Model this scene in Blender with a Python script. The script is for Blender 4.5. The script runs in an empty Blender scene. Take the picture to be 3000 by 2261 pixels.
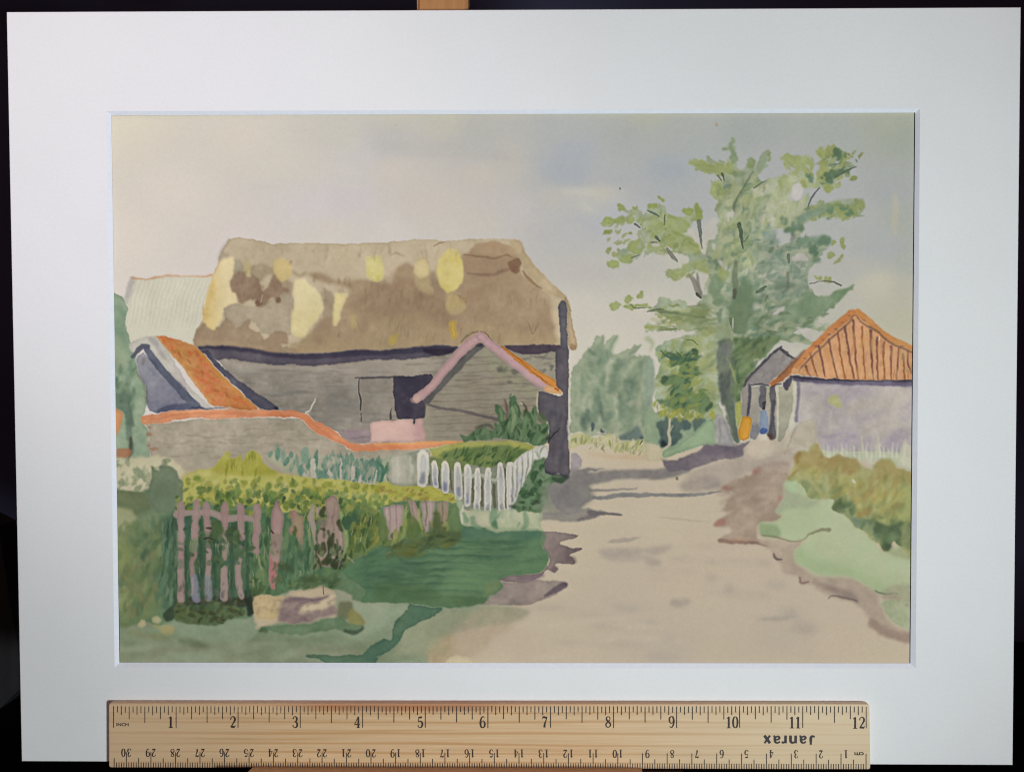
import bpy, bmesh, math, random
import numpy as np
from mathutils import Matrix, Vector

scene = bpy.context.scene
# ---------------------------------------------------------------- camera, world, lamps, exposure
LEAN = math.radians(10.0)
ART = Matrix.Translation((0.0, 0.0, 1.0)) @ Matrix.Rotation(math.radians(90.0) - LEAN, 4, 'X')   # artwork frame -> world
_R = (Matrix.Rotation(-0.00223, 4, 'Z') @ Matrix.Rotation(0.01172, 4, 'Y') @ Matrix.Rotation(-0.03142, 4, 'X'))
cam_d = bpy.data.cameras.new('camera'); cam = bpy.data.objects.new('camera', cam_d)
scene.collection.objects.link(cam); scene.camera = cam
cam.matrix_world = ART @ Matrix.Translation((0.0047, 0.0150, 0.41450)) @ _R
cam_d.sensor_width = 36.0; cam_d.lens = 36.0 * 3000.0 / 3000.0
cam_d.clip_start = 0.01; cam_d.clip_end = 50.0

world = bpy.data.worlds.new('World'); scene.world = world; world.use_nodes = True
bg = world.node_tree.nodes['Background']; bg.inputs[0].default_value = (0.55, 0.5, 0.75, 1); bg.inputs[1].default_value = 0.012

# two soft spots fitted to the mount's brightness and an added far fill; the same numbers tell how strongly each spot of the sheet is lit
SPOTS = [((-0.633, 0.462, 0.55), (-0.142, 0.09, 0.0), 0.428, (15.012, 13.679, 14.938), 0.035),
         ((0.442, -0.173, 0.83), (-0.05, 0.031, 0.0), 0.967, (26.473, 29.978, 30.827), 0.05)]
FILL = ((0.1, 1.2, 1.6), (21.386, 12.3, 10.734))
def lamp_matrix(p, aim):
    d = (Vector(aim) - Vector(p)).normalized()
    return ART @ (Matrix.Translation(p) @ d.to_track_quat('-Z', 'Y').to_matrix().to_4x4())
for i, (p, aim, size, rgb, rad) in enumerate(SPOTS):
    L = bpy.data.lights.new('fitted_spot_light', 'SPOT'); o = bpy.data.objects.new('fitted_spot_light', L)  # soft spot, its place and cone fitted to the mount's brightness
    scene.collection.objects.link(o); o.matrix_world = lamp_matrix(p, aim)
    L.energy = max(rgb); L.color = [c / max(rgb) for c in rgb]; L.spot_size = size; L.spot_blend = 1.0; L.shadow_soft_size = rad
L = bpy.data.lights.new('fill_light', 'POINT'); o = bpy.data.objects.new('fill_light', L)  # added weak fill, stands for no known fitting
scene.collection.objects.link(o); o.matrix_world = ART @ Matrix.Translation(FILL[0])
L.energy = max(FILL[1]); L.color = [c / max(FILL[1]) for c in FILL[1]]; L.shadow_soft_size = 0.25

vs = scene.view_settings
vs.view_transform = 'Standard'; vs.look = 'None'; vs.exposure = 0.0; vs.gamma = 1.0; vs.use_curve_mapping = False
scene.render.film_transparent = False
scene.cycles.max_bounces = 6; scene.cycles.filter_width = 1.15
import math, random
import numpy as np

# ---------------------------------------------------------------- camera model (artwork frame, metres)
FPX = 3000.0                       # focal length in pixels of the 3000 px wide photograph
CAM_ROT = None
def rotm(a):
    x, y, z = a
    X = np.array([[1,0,0],[0,math.cos(x),-math.sin(x)],[0,math.sin(x),math.cos(x)]])
    Y = np.array([[math.cos(y),0,math.sin(y)],[0,1,0],[-math.sin(y),0,math.cos(y)]])
    Z = np.array([[math.cos(z),-math.sin(z),0],[math.sin(z),math.cos(z),0],[0,0,1]])
    return Z @ Y @ X
CAM_R = rotm((-0.03142, 0.01172, -0.00223))
CAM_P = np.array([0.0047, 0.0150, 0.41450])
def on_plane(px, py, z=0.0):
    """point of the plane z (artwork frame) seen at a pixel of the photograph"""
    px = np.asarray(px, float); py = np.asarray(py, float)
    d = np.stack([(px - 1500) / FPX, -(py - 1130.5) / FPX, -np.ones_like(px)], -1) @ CAM_R.T
    t = (z - CAM_P[2]) / d[..., 2]
    return CAM_P + d * t[..., None]

# ---------------------------------------------------------------- the watercolour: pigment laid on a grid
PX0, PX1, PY0, PY1 = -0.1625, 0.1625, -0.1125, 0.1125     # sheet extent (larger than the opening)
CW = 1320; SC = CW / (PX1 - PX0); CH = int(round((PY1 - PY0) * SC))
SHEET_Z = -0.0012
rng = np.random.RandomState(7)

def smooth_noise(cell, seed, octaves=1, aspect=1.0):
    out = np.zeros((CH, CW), np.float32); amp = 1.0; tot = 0.0
    for o in range(octaves):
        c = max(cell / (2 ** o), 1.01); r = np.random.RandomState(seed + o * 17)
        gh, gw = int(CH / c) + 4, int(CW / (c * aspect)) + 4
        g = r.rand(gh, gw).astype(np.float32) * 2 - 1
        y = np.arange(CH) / c; x = np.arange(CW) / (c * aspect)
        iy = y.astype(int); ix = x.astype(int); fy = y - iy; fx = x - ix
        fy = fy * fy * (3 - 2 * fy); fx = fx * fx * (3 - 2 * fx)
        fy = fy[:, None].astype(np.float32); fx = fx[None, :].astype(np.float32)
        a = g[iy][:, ix]; b = g[iy][:, ix + 1]; d = g[iy + 1][:, ix]; e = g[iy + 1][:, ix + 1]
        out += amp * ((a * (1 - fx) + b * fx) * (1 - fy) + (d * (1 - fx) + e * fx) * fy)
        tot += amp; amp *= 0.55
    return out / tot
N_BIG = smooth_noise(70, 1, 3); N_MID = smooth_noise(22, 5, 3); N_MID2 = smooth_noise(30, 55, 3)
N_FINE = smooth_noise(6, 9, 2); N_FINE2 = smooth_noise(5, 31, 2)
N_DX = smooth_noise(14, 11, 3); N_DY = smooth_noise(14, 23, 3)
GRAIN = smooth_noise(2.2, 41, 1) * 0.6 + smooth_noise(4.0, 43, 1) * 0.4
TEAR = smooth_noise(11, 77, 2, 1.7)
CAN = np.zeros((CH, CW, 3), np.float32)

def blur(m, s):
    if s <= 0: return m
    r = max(1, int(s * 2.5)); k = np.exp(-0.5 * (np.arange(-r, r + 1) / s) ** 2); k = (k / k.sum()).astype(np.float32)
    p = np.pad(m, ((r, r), (0, 0)), 'edge'); o = np.zeros_like(m)
    for i, w in enumerate(k): o += w * p[i:i + m.shape[0]]
    p = np.pad(o, ((0, 0), (r, r)), 'edge'); q = np.zeros_like(m)
    for i, w in enumerate(k): q += w * p[:, i:i + m.shape[1]]
    return q

ORG = dict(A=(310,320), B=(310,870), C=(310,1380), D=(1100,320), E=(1100,870), F=(1100,1380),
           G=(1890,320), H=(1890,870), I=(1890,1380))
def src(spec):
    """'B 10,20 30,40 E 5,6' -> photograph pixels; S = already photograph pixels"""
    out = []; t = 'S'
    for w in spec.split():
        if w[0].isalpha(): t = w; continue
        x, y = map(float, w.split(','))
        if t != 'S': x, y = ORG[t][0] + x / 2.765, ORG[t][1] + y / 2.765
        if x < 350: x -= 22                      # run the paint on under the mount
        if x > 2662: x += 22
        if y > 1932: y += 20
        out.append((x, y))
    return out
def can(pts):
    p = np.asarray(pts, float); q = on_plane(p[:, 0], p[:, 1], SHEET_Z)
    return np.stack([(q[:, 0] - PX0) * SC, (PY1 - q[:, 1]) * SC], 1)
K = 0.55                                  # about: canvas pixels per photograph pixel
def spline(p, n=6):
    if len(p) < 3: return p
    q = np.vstack([2 * p[0] - p[1], p, 2 * p[-1] - p[-2]]); out = []
    for i in range(1, len(q) - 2):
        a, b, c, d = q[i - 1], q[i], q[i + 1], q[i + 2]
        for t in np.arange(n) / n:
            out.append(0.5 * ((2 * b) + (c - a) * t + (2 * a - 5 * b + 4 * c - d) * t * t + (3 * b - a - 3 * c + d) * t ** 3))
    out.append(q[-2]); return np.array(out)
def bbox(p, pad):
    x0 = max(0, int(p[:, 0].min() - pad)); x1 = min(CW, int(p[:, 0].max() + pad) + 2)
    y0 = max(0, int(p[:, 1].min() - pad)); y1 = min(CH, int(p[:, 1].max() + pad) + 2)
    return x0, x1, y0, y1
def lay(m, b, col, a, rim, var, col2, gr, mixn, tex, clip=None):
    x0, x1, y0, y1 = b; s = (slice(y0, y1), slice(x0, x1))
    c = np.array(col, np.float32) / 255.0; cc = np.broadcast_to(c, m.shape + (3,)).copy()
    if col2 is not None:
        c2 = np.array(col2, np.float32) / 255.0
        if gr is not None:
            g0, g1 = can([gr[0:2], gr[2:4]]); d = g1 - g0
            yy, xx = np.mgrid[y0:y1, x0:x1]
            t = ((xx - g0[0]) * d[0] + (yy - g0[1]) * d[1]) / (d @ d) + mixn * 0.5 * N_MID2[s]
            t = np.clip(t, 0, 1)
        else:
            t = np.clip(0.5 + 1.3 * mixn * (N_MID2[s] if tex == 0 else N_FINE2[s] + N_MID2[s]), 0, 1)
        cc = cc + (c2 - c) * t[..., None]
    if rim:
        e = np.clip(m - blur(m, 2.6), 0, 1) * m
        cc *= (1 - rim * 2.2 * e)[..., None]
    dens = 1 + 0.6 * var * (0.9 * N_MID[s] + 0.6 * N_FINE[s])
    cc = cc * (1 - 0.26 * var * (N_MID[s] + 0.6 * N_FINE[s]) - 0.25 * var * N_BIG[s])[..., None]
    al = np.clip(m * a * np.clip(dens, 0.3, 1.3), 0, 1)
    if clip is not None: al = al * clip[s]
    CAN[s] += (cc - CAN[s]) * al[..., None]
def pmask(p, b, wob):
    x0, x1, y0, y1 = b; yy, xx = np.mgrid[y0:y1, x0:x1].astype(np.float32)
    s = (slice(y0, y1), slice(x0, x1))
    xx = xx + 0.5 + wob * (1.3 * N_DX[s] + .55 * N_FINE[s]); yy = yy + 0.5 + wob * (1.3 * N_DY[s] + .55 * N_FINE2[s])
    m = np.zeros(xx.shape, bool); n = len(p)
    for i in range(n):
        ax, ay = p[i]; bx, by = p[(i + 1) % n]
        if ay == by: continue
        m ^= ((ay > yy) != (by > yy)) & (xx < (bx - ax) * (yy - ay) / (by - ay) + ax)
    return m.astype(np.float32)
def wash(spec, col, a=0.95, wob=2.0, soft=0.7, rim=0.08, var=0.2, col2=None, gr=None, mixn=1.0, tex=0, curve=True, clip=None, tear=0):
    p = can(src(spec) if isinstance(spec, str) else spec)
    if curve: p = spline(np.vstack([p, p[:1]]), 3)[:-1]
    b = bbox(p, 6 + soft * 3 + wob)
    if b[0] >= b[1] or b[2] >= b[3]: return
    m = blur(pmask(p, b, wob), soft)
    if tear:
        s = (slice(b[2], b[3]), slice(b[0], b[1])); m = m * np.clip(1 - 2.6 * (0.75 * TEAR[s] + 0.25 * N_FINE2[s] - 0.42 + tear), 0.12, 1)
    lay(m, b, col, a, rim, var, col2, gr, mixn, tex, clip)
def mask_of(spec, soft=0.8, wob=1.5, curve=True):
    p = can(src(spec));  p = spline(np.vstack([p, p[:1]]), 3)[:-1] if curve else p
    b = (0, CW, 0, CH); return blur(pmask(p, b, wob), soft)
def stroke(spec, w, col, a=0.9, wob=1.3, soft=0.5, rim=0.08, var=0.22, col2=None, gr=None, mixn=1.0, taper=(0, 0), sm=True, clip=None):
    """w in photograph pixels: a number or one per point"""
    p0 = can(src(spec) if isinstance(spec, str) else spec); n = len(p0)
    ws = np.full(n, float(w)) if np.isscalar(w) else np.array(w, float)
    q = np.hstack([p0, ws[:, None] * K / 2])
    if sm: q = spline(q, 5)
    else: q = np.vstack([q[:-1][i] + (q[i + 1] - q[i]) * t for i in range(n - 1) for t in (0, .25, .5, .75)] + [q[-1]])
    L = np.linspace(0, 1, len(q))
    if taper[0]: q[:, 2] *= np.clip(L / taper[0], 0.12, 1) ** 0.7
    if taper[1]: q[:, 2] *= np.clip((1 - L) / taper[1], 0.12, 1) ** 0.7
    b = bbox(q[:, :2], q[:, 2].max() + 4 + soft * 3)
    x0, x1, y0, y1 = b
    if x0 >= x1 or y0 >= y1: return
    yy, xx = np.mgrid[y0:y1, x0:x1].astype(np.float32); s = (slice(y0, y1), slice(x0, x1))
    xx = xx + 0.5 + wob * (N_DX[s] * 1.3 + .6 * N_FINE[s]); yy = yy + 0.5 + wob * (N_DY[s] * 1.3 + .6 * N_FINE2[s])
    dmin = np.full(xx.shape, 1e9, np.float32)
    for i in range(len(q) - 1):
        ax, ay, ar = q[i]; bx, by, br = q[i + 1]; dx, dy = bx - ax, by - ay; L2 = dx * dx + dy * dy + 1e-9
        t = np.clip(((xx - ax) * dx + (yy - ay) * dy) / L2, 0, 1)
        d = np.sqrt((xx - ax - t * dx) ** 2 + (yy - ay - t * dy) ** 2) - (ar + (br - ar) * t)
        np.minimum(dmin, d, out=dmin)
    m = np.clip(0.5 - dmin, 0, 1)
    if soft > 0.6: m = blur(m, soft)
    lay(m, b, col, a, rim, var, col2, gr, mixn, 0, clip)
def inside(pts, poly):
    x, y = pts[:, 0], pts[:, 1]; m = np.zeros(len(x), bool); n = len(poly)
    for i in range(n):
        ax, ay = poly[i]; bx, by = poly[(i + 1) % n]
        if ay == by: continue
        m ^= ((ay > y) != (by > y)) & (x < (bx - ax) * (y - ay) / (by - ay) + ax)
    return m
def scatter(spec, n, cols, length, width, ang, spread=15, a=0.5, soft=0.8, seed=0, rim=0.1, curl=0.2, taper=(0.3, 0.4), clip=None, wob=1.5):
    """n brush touches inside a region; lengths and widths in photograph pixels, ang in degrees (0 = to the right, 90 = up)"""
    poly = src(spec); r = np.random.RandomState(seed + 100)
    n = int(n * 1.5); length = length * 0.85; soft = 0.5 + (soft - 0.5) * 0.5; a = min(1.0, a * 1.12)
    P = np.array(poly); lo, hi = P.min(0), P.max(0); k = 0
    while k < n:
        c = lo + r.rand(200, 2) * (hi - lo); c = c[inside(c, poly)]
        for x, y in c:
            if k >= n: break
            t = math.radians(ang + r.uniform(-spread, spread)); L = length * r.uniform(0.55, 1.35) / 2
            dx, dy = math.cos(t) * L, -math.sin(t) * L; cu = r.uniform(-curl, curl) * L
            pts = [(x - dx, y - dy), (x - dy * cu / max(L, 1), y + dx * cu / max(L, 1)), (x + dx, y + dy)]
            stroke(pts, width * r.uniform(0.6, 1.3), cols[r.randint(len(cols))], a=a * r.uniform(0.6, 1.15), soft=soft, rim=rim, taper=taper, clip=clip, wob=wob)
            k += 1
def blobs(spec_pts, col, a=0.8, soft=0.8, rim=0.06, var=0.2, wob=3.2, clip=None):
    """'T x,y,rx,ry ...' ellipses (radii in the same units as the tile)"""
    t = 'S'
    for w in spec_pts.split():
        if w[0].isalpha(): t = w; continue
        v = list(map(float, w.split(','))); rot = math.radians(v[4]) if len(v) > 4 else 0.0
        k = 1.0 if t == 'S' else 1 / 2.765; ox, oy = (0, 0) if t == 'S' else ORG[t]
        pts = []
        for i in range(14):
            u = i / 14 * 2 * math.pi; ex, ey = v[2] * math.cos(u), v[3] * math.sin(u)
            pts.append((ox + k * (v[0] + ex * math.cos(rot) + ey * math.sin(rot)), oy + k * (v[1] - ex * math.sin(rot) + ey * math.cos(rot))))
        wash(pts, col, a=a, soft=soft, rim=rim, var=var, wob=wob, clip=clip)
def field(ctrl, region=None, power=3.0, a=1.0, lift=False):
    """a wet graded wash: colours at points, blended smoothly over the whole sheet"""
    st = 8; gy, gx = np.mgrid[0:CH + st:st, 0:CW + st:st].astype(np.float32)
    gx = gx + 14 * N_BIG[np.clip(gy.astype(int), 0, CH - 1), np.clip(gx.astype(int), 0, CW - 1)]
    P = can([c[:2] for c in ctrl]); C = np.array([c[2:5] for c in ctrl], np.float32)
    if lift: C = np.array([0.42 * c + 0.58 * np.array([189, 176, 155]) if c[0] > 165 and c[0] > c[1] + 5 else c for c in C])
    C = C.astype(np.float32) / 255
    num = np.zeros(gx.shape + (3,), np.float32); den = np.zeros(gx.shape, np.float32)
    for (x, y), c in zip(P, C):
        w = 1.0 / (((gx - x) * 0.8) ** 2 + ((gy - y) * 1.15) ** 2 + 220.0) ** (power / 2)
        num += w[..., None] * c; den += w
    g = num / den[..., None]
    y = np.arange(CH) / st; x = np.arange(CW) / st; iy = y.astype(int); ix = x.astype(int)
    fy = (y - iy)[:, None, None].astype(np.float32); fx = (x - ix)[None, :, None].astype(np.float32)
    g = (g[iy][:, ix] * (1 - fx) + g[iy][:, ix + 1] * fx) * (1 - fy) + (g[iy + 1][:, ix] * (1 - fx) + g[iy + 1][:, ix + 1] * fx) * fy
    m = (1.0 if region is None else region[..., None]) * a
    CAN[:] = CAN + (g - CAN) * m

def finish():
    # pigment settling in the tooth of the paper, strongest in the darker washes
    for sg, k in ((7.0, 0.10), (1.5, 0.40)):              # pigment gathers at the edges of every touch
        B = np.stack([blur(CAN[..., i], sg) for i in range(3)], -1); CAN[:] = CAN + k * (CAN - B)
    CAN[:] = np.clip(CAN, 0.1, 0.93)
    lum = CAN.mean(2, keepdims=True)
    t = np.clip((lum * 255 - 140) / 40, 0, 1); CAN[:] = CAN * (1 - 0.035 * (1 - t * t * (3 - 2 * t)))   # dense washes dry darker
    g = (GRAIN * 0.6 + 0.4 * N_FINE)[..., None]
    CAN[:] = CAN * (1 + g * (0.010 + 0.050 * np.clip(0.85 - lum, 0, 1)))
def paint_sky():
    field([(340,345,218,208,190),(340,700,217,207,194),(340,900,215,205,195),(340,1040,212,203,196),(700,400,212,203,190),(700,700,210,200,193),
     (520,560,215,205,193),(560,880,212,203,196),(1000,400,200,195,184),(1000,500,203,197,190),(900,600,204,197,195),(1000,580,200,193,192),(850,520,206,198,188),(1050,450,199,194,190),
     (800,480,208,200,188),(950,680,206,198,188),(1150,345,194,190,176),(1150,400,187,184,180),(1120,430,190,186,182),(1150,500,203,194,184),(1250,600,200,191,181),(1150,680,205,197,190),(1300,680,200,193,184),
     (1400,380,180,178,172),(1300,350,190,187,172),(1400,440,182,179,174),(1400,510,195,187,178),(1500,480,190,184,174),(1400,650,196,189,180),(1500,620,193,186,182),
     (1640,370,176,176,174),(1680,450,170,172,178),(1680,510,168,170,176),(1630,520,170,172,176),(1620,565,187,182,174),(1750,580,191,185,172),(1780,562,192,184,175),
     (1820,525,172,171,172),(1800,610,177,176,181),(1740,600,182,180,180),(1680,680,183,180,178),(1730,660,178,176,180),(1720,780,188,182,176),(1700,900,201,193,182),(1750,1000,203,195,181),(1700,1060,204,195,182),
     (1850,400,170,170,168),(1890,335,176,174,160),(2000,400,170,170,168),(1950,500,163,166,173),(2000,600,171,171,171),(1900,560,171,171,173),(2040,760,190,183,172),(1900,900,198,190,178),(1850,760,186,181,173),
     (2200,380,165,166,164),(2300,500,171,169,170),(2450,400,167,168,165),(2600,350,167,168,156),(2665,400,163,165,156),(2600,560,167,167,168),(2650,650,168,169,161),(2600,730,171,170,171),(2560,830,192,184,168),
     (2660,760,170,170,162),(2655,860,182,176,162),(2650,950,184,177,158),(2600,1000,188,180,162),(2480,790,178,174,170),(1820,1080,202,194,180),(2500,620,174,173,171),(2450,560,172,170,171),(2560,700,171,171,170)])
    # drifting soft streaks of grey wash
    stroke('S 1080,425 1200,435 1350,430 1500,470 1560,480', [14,22,26,22,10], (176,174,172), a=.35, soft=7, rim=0)
    stroke('S 1560,460 1640,500 1720,520 1830,530', [20,60,60,30], (166,169,176), a=.25, soft=10, rim=0, var=.03)
    stroke('S 1600,530 1680,538 1760,532 1830,540', [10,16,14,8], (166,169,176), a=.22, var=.03, soft=4, rim=0)
    stroke('S 1180,452 1300,455 1420,457 1490,466', 6, (172,170,168), a=.3, soft=3, rim=0)
    stroke('S 1650,560 1720,562 1790,568', [14,22,12], (194,187,173), a=.6, soft=5, rim=0)
    stroke('S 1560,620 1680,645 1800,640 1860,620', [10,20,26,14], (176,175,180), a=.4, soft=6, rim=0)
    stroke('S 1540,670 1680,680 1760,672', [6,14,8], (176,175,180), a=.3, soft=5, rim=0)
    stroke('S 1690,590 1720,610 1740,620', [12,16,8], (193,187,172), a=.5, soft=5, rim=0)
    stroke('S 700,560 850,545 1000,560', [10,30,14], (199,193,194), a=.35, soft=8, rim=0)
    stroke('S 1700,770 1800,800 1880,780', [10,30,20], (180,177,177), a=.3, soft=9, rim=0)
    stroke('S 2480,740 2560,730 2660,725', [8,20,20], (163,165,172), a=.35, soft=6, rim=0)
    stroke('S 330,342 1500,338 2680,334', 9, (188,180,150), a=.35, soft=3, rim=0)
    stroke('G 2020,700 2030,800 2020,900 2025,1010', [14,22,20,10], (186,176,156), a=.5, soft=2, var=.05, rim=0)
    blobs('G 585,122,12,10', (180,140,120), a=.5, soft=1.5)
    blobs('D 1990,657,7,8', (60,60,62), a=.9, soft=.5)
    blobs('D 155,132,5,5', (120,118,112), a=.6)
    t = np.clip((np.arange(CW) / CW - 0.42) / 0.3, 0, 1)[None, :, None]       # a cooler wash towards the right
    CAN[:] = CAN + t * np.array([-2.5, 1.0, -1.5], np.float32) / 255
def paint_ground():
    g = mask_of('S 320,1330 700,1330 1100,1310 1500,1300 1700,1290 1900,1300 2010,1310 2200,1290 2700,1240 2700,1960 320,1960', soft=2)
    field([(1700,1330,196,184,160),(1800,1310,200,188,162),(1850,1345,190,172,142),(1950,1300,196,178,150),(2000,1330,190,176,150),(1750,1400,186,174,150),(1850,1420,180,168,148),
     (1700,1500,192,178,152),(1650,1520,190,176,150),(1900,1400,190,177,156),(2000,1440,188,174,150),(2100,1380,180,170,156),(2200,1350,172,160,146),(2150,1420,184,172,154),(2050,1500,188,174,150),(1900,1500,194,180,156),
     (2230,1320,188,176,160),(2340,1300,185,174,158),(2280,1300,176,165,152),(1950,1560,190,176,150),(1800,1560,186,172,148),(1720,1600,188,174,148),(2050,1600,186,170,146),(2200,1640,186,170,148),(1850,1640,178,166,148),(1950,1680,184,168,146),(1650,1660,188,174,148),
     (1700,1700,182,168,146),(1500,1750,182,168,144),(1600,1800,184,170,146),(1800,1750,176,164,148),(1900,1850,176,164,146),(1700,1900,182,168,144),(1500,1900,176,160,138),(1400,1850,172,156,136),(1340,1930,178,160,134),(1450,1940,184,172,144),
     (2100,1750,186,172,150),(2200,1760,182,168,150),(2350,1820,178,166,150),(2300,1870,168,158,146),(2450,1880,184,168,144),(2550,1930,186,172,146),(2100,1900,178,166,144),(2300,1930,178,166,140),(2640,1930,186,174,148),(2450,1790,184,170,150),(2500,1700,182,168,150),
     (1960,1900,168,158,146),(2000,1700,184,168,146),(1450,1690,150,136,128),(1250,1850,148,146,118),(1300,1900,166,152,126),
     (1200,1820,140,146,120),(900,1850,132,142,118),(600,1850,124,138,116),(450,1900,118,130,104),(800,1920,130,138,112),(1000,1920,136,142,114),(400,1800,126,130,104)], region=g, lift=True)
    # thin dry strokes and puddles of grey on the track
    def gs(sp, w, c=(150,142,138), a=.4, soft=2.2): stroke(sp, w, c, a=a*.85, soft=soft, rim=0, taper=(.2,.2))
    gs('F 1880,575 2000,560 2160,530', [10,12,8], (150,142,132), .6, 1.0)
    gs('F 1800,650 1950,655 2212,640', [20,24,22], (152,143,136), .55, 2.5)
    gs('F 1820,690 2000,700 2212,690', [18,22,20], (156,147,140), .5, 3)
    gs('I 0,640 120,640 230,600', [26,24,10], (150,140,134), .5, 3)
    gs('I 0,720 60,730 140,740', [24,26,10], (152,142,136), .5, 3)
    gs('F 1880,1060 2000,1110 2212,1100', [10,20,20], (160,150,142), .45, 5)
    gs('F 1700,1250 1950,1240 2212,1250', [8,18,20], (158,148,140), .45, 5)
    gs('F 1750,1390 1950,1395 2212,1400', [8,14,12], (158,148,140), .4, 5)
    gs('I 200,1060 280,1070 370,1050', [18,28,14], (150,141,134), .55, 3)
    blobs('I 530,865,50,30 680,950,45,45 980,740,60,30', (160,150,140), a=.38, soft=5, rim=0)
    blobs('I 1290,1280,110,60 1180,1150,90,40', (158,150,141), a=.38, soft=7, rim=0)
    blobs('I 40,1240,70,30 180,1360,50,25 150,1500,150,30', (160,150,142), a=.38, soft=5, rim=0)
    blobs('I 1050,920,90,40 1000,1200,110,14', (158,148,140), a=.35, soft=5, rim=0)
    blobs('F 1350,1100,200,30 1500,1180,120,20', (164,154,142), a=.3, soft=7, rim=0)
    gs('I 900,1200 1100,1190 1230,1170', [8,12,10], (156,150,142), .4, 2)
    gs('I 80,370 300,390 520,410', [3,5,3], (160,150,130), .5, 1)
    gs('I 450,335 620,320', [4,6], (160,150,130), .5, 1)
    r = np.random.RandomState(91)
    for i in range(60):
        x = r.uniform(1350, 2500); y = r.uniform(1560, 1930); L = r.uniform(60, 200)
        if x < 1500 and y < 1800: continue
        if x + L > 2100 + (y - 1500) * 1.3: continue
        stroke([(x, y), (x + L / 2, y + r.uniform(-5, 3)), (x + L, y + r.uniform(-10, 5))], r.uniform(6, 16), ((180,167,148),(168,157,143),(196,184,162))[i % 3], a=.3, soft=3.5, rim=0, taper=(.3, .3))
    # brown-grey wet shadow tongues on the left edge of the track
    D = (128,114,112)
    wash('F 1345,485 1480,490 1620,515 1650,525 1600,550 1510,565 1490,590 1530,600 1600,620 1670,620 1670,640 1600,660 1570,680 1600,700 1620,735 1600,755 1540,755 1480,745 1455,765 1485,790 1450,820 1400,800 1340,850 1280,880 1200,905 1060,890 1000,870 1100,840 1230,835 1350,815 1380,780 1410,730 1390,660 1345,600', (132,118,114), a=.85, wob=1.5, col2=(112,98,98), mixn=.9, rim=.2)
    blobs('F 1585,715,45,30 1450,790,32,24', (106,92,92), a=.6, soft=2)
    wash('F 850,1085 920,1010 1000,975 1040,930 1030,890 1120,900 1250,880 1330,880 1450,890 1540,900 1550,925 1500,970 1400,1030 1280,1050 1150,1080 1000,1085', (150,136,128), a=.85, col2=(130,118,114), mixn=1, rim=.12, soft=1.2)
    stroke('F 1150,870 1260,860 1360,840', [8,16,8], (120,104,110), a=.7, soft=2)
    stroke('F 1530,925 1460,960 1370,1015', [20,18,8], (98,86,92), a=.85, soft=1.2)
    stroke('F 1380,1030 1200,1075 1000,1082', [4,6,4], (120,106,104), a=.6, soft=1)
    # far track shadows beside the post
    wash('E 1440,1480 1600,1400 1760,1430 1790,1490 F 1740,120 1760,200 1700,280 1600,360 1400,380 1340,330 1340,120', (130,130,118), a=.75, soft=4, rim=0, wob=4)
    wash('F 1350,80 1420,20 1560,0 E 1600,1390 1740,1385 1870,1390 1720,1420 1780,1480 F 1720,110 1760,150 1730,180 1780,220 1700,260 1640,330 1560,340 1480,320 1440,260 1400,200 1340,130', (122,118,118), a=.85, col2=(138,134,128), mixn=1, soft=1.4, rim=.1)
    wash('F 1330,330 1450,330 1620,320 1700,300 1830,320 1850,345 1760,385 1600,405 1400,395 1330,400', (128,128,118), a=.8, col2=(140,134,128), mixn=1, soft=1.3)
    stroke('F 1750,340 1840,345 1920,345 2000,352', [18,10,8,8], (112,106,106), a=.85, soft=.7, taper=(0,.1))
    stroke('F 1730,330 1780,350 1640,395', [14,18,8], (110,102,104), a=.6, soft=1.2)
    stroke('E 1580,1480 1760,1470 1950,1440 2212,1430 H 60,1440 200,1420 330,1380', [24,36,30,28,30,32,30], (126,122,118), a=.88, soft=2, col2=(134,128,124))
    stroke('F 1740,160 1900,150 2120,140', [7,8,4], (140,134,130), a=.8, soft=.9)
    stroke('F 1760,215 1850,215 1990,190 2212,195 I 0,185 200,195 400,190 620,165', [8,12,14,12,9,11,10,4], (128,128,126), a=.85, soft=.8)
    wash('H 130,1310 260,1320 450,1230 480,1190 600,1180 760,1200 860,1160 800,1230 780,1300 600,1320 420,1380 330,1400 200,1420 150,1360', (122,114,118), a=.88, col2=(106,98,106), mixn=1, soft=1.2)
    blobs('H 560,1250,140,40,8 760,1240,60,40', (100,93,102), a=.5, soft=3)
    wash('H 350,1420 600,1330 800,1290 1000,1250 1190,1240 1190,1370 900,1400 700,1500 500,1560 300,1570 280,1500', (170,158,146), a=.45, col2=(150,138,130), mixn=1, soft=3)
    blobs('H 250,1465,12,14', (110,104,98), a=.7)
    wash('I 260,110 420,60 540,20 600,60 620,130 500,165 340,160', (150,140,130), a=.5, soft=3)
    wash('H 880,1380 1000,1340 1150,1330 1180,1400 1150,1480 1000,1440', (160,140,126), a=.5, soft=2)
    wash('H 790,1240 860,1170 950,1110 1040,1150 1200,1160 1200,1250 1000,1290 840,1310', (182,166,148), a=.8, col2=(188,178,158), soft=1.6)
    # brown bank right of the track
    wash('I 620,125 760,60 880,20 900,-40 940,-40 960,0 1130,10 1150,80 1110,120 1110,250 1050,330 1120,350 1090,400 930,430 900,470 900,540 930,600 760,590 610,570 600,545 660,510 690,490 680,460 560,445 600,380 650,350 740,330 620,320 700,200 740,170 640,160', (148,128,111), a=.78, wob=3.4, col2=(164,146,128), mixn=1, rim=.08, soft=2, var=.2)
    wash('I 880,-20 1130,20 1160,100 1110,260 960,380 900,420 860,300 940,120', (168,152,134), a=.5, soft=5, rim=0)
    scatter('I 640,120 1100,40 1080,320 620,540', 30, [(154,134,117),(166,148,130),(146,126,110)], 60, 16, 12, 20, a=.22, soft=4, seed=130)
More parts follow.
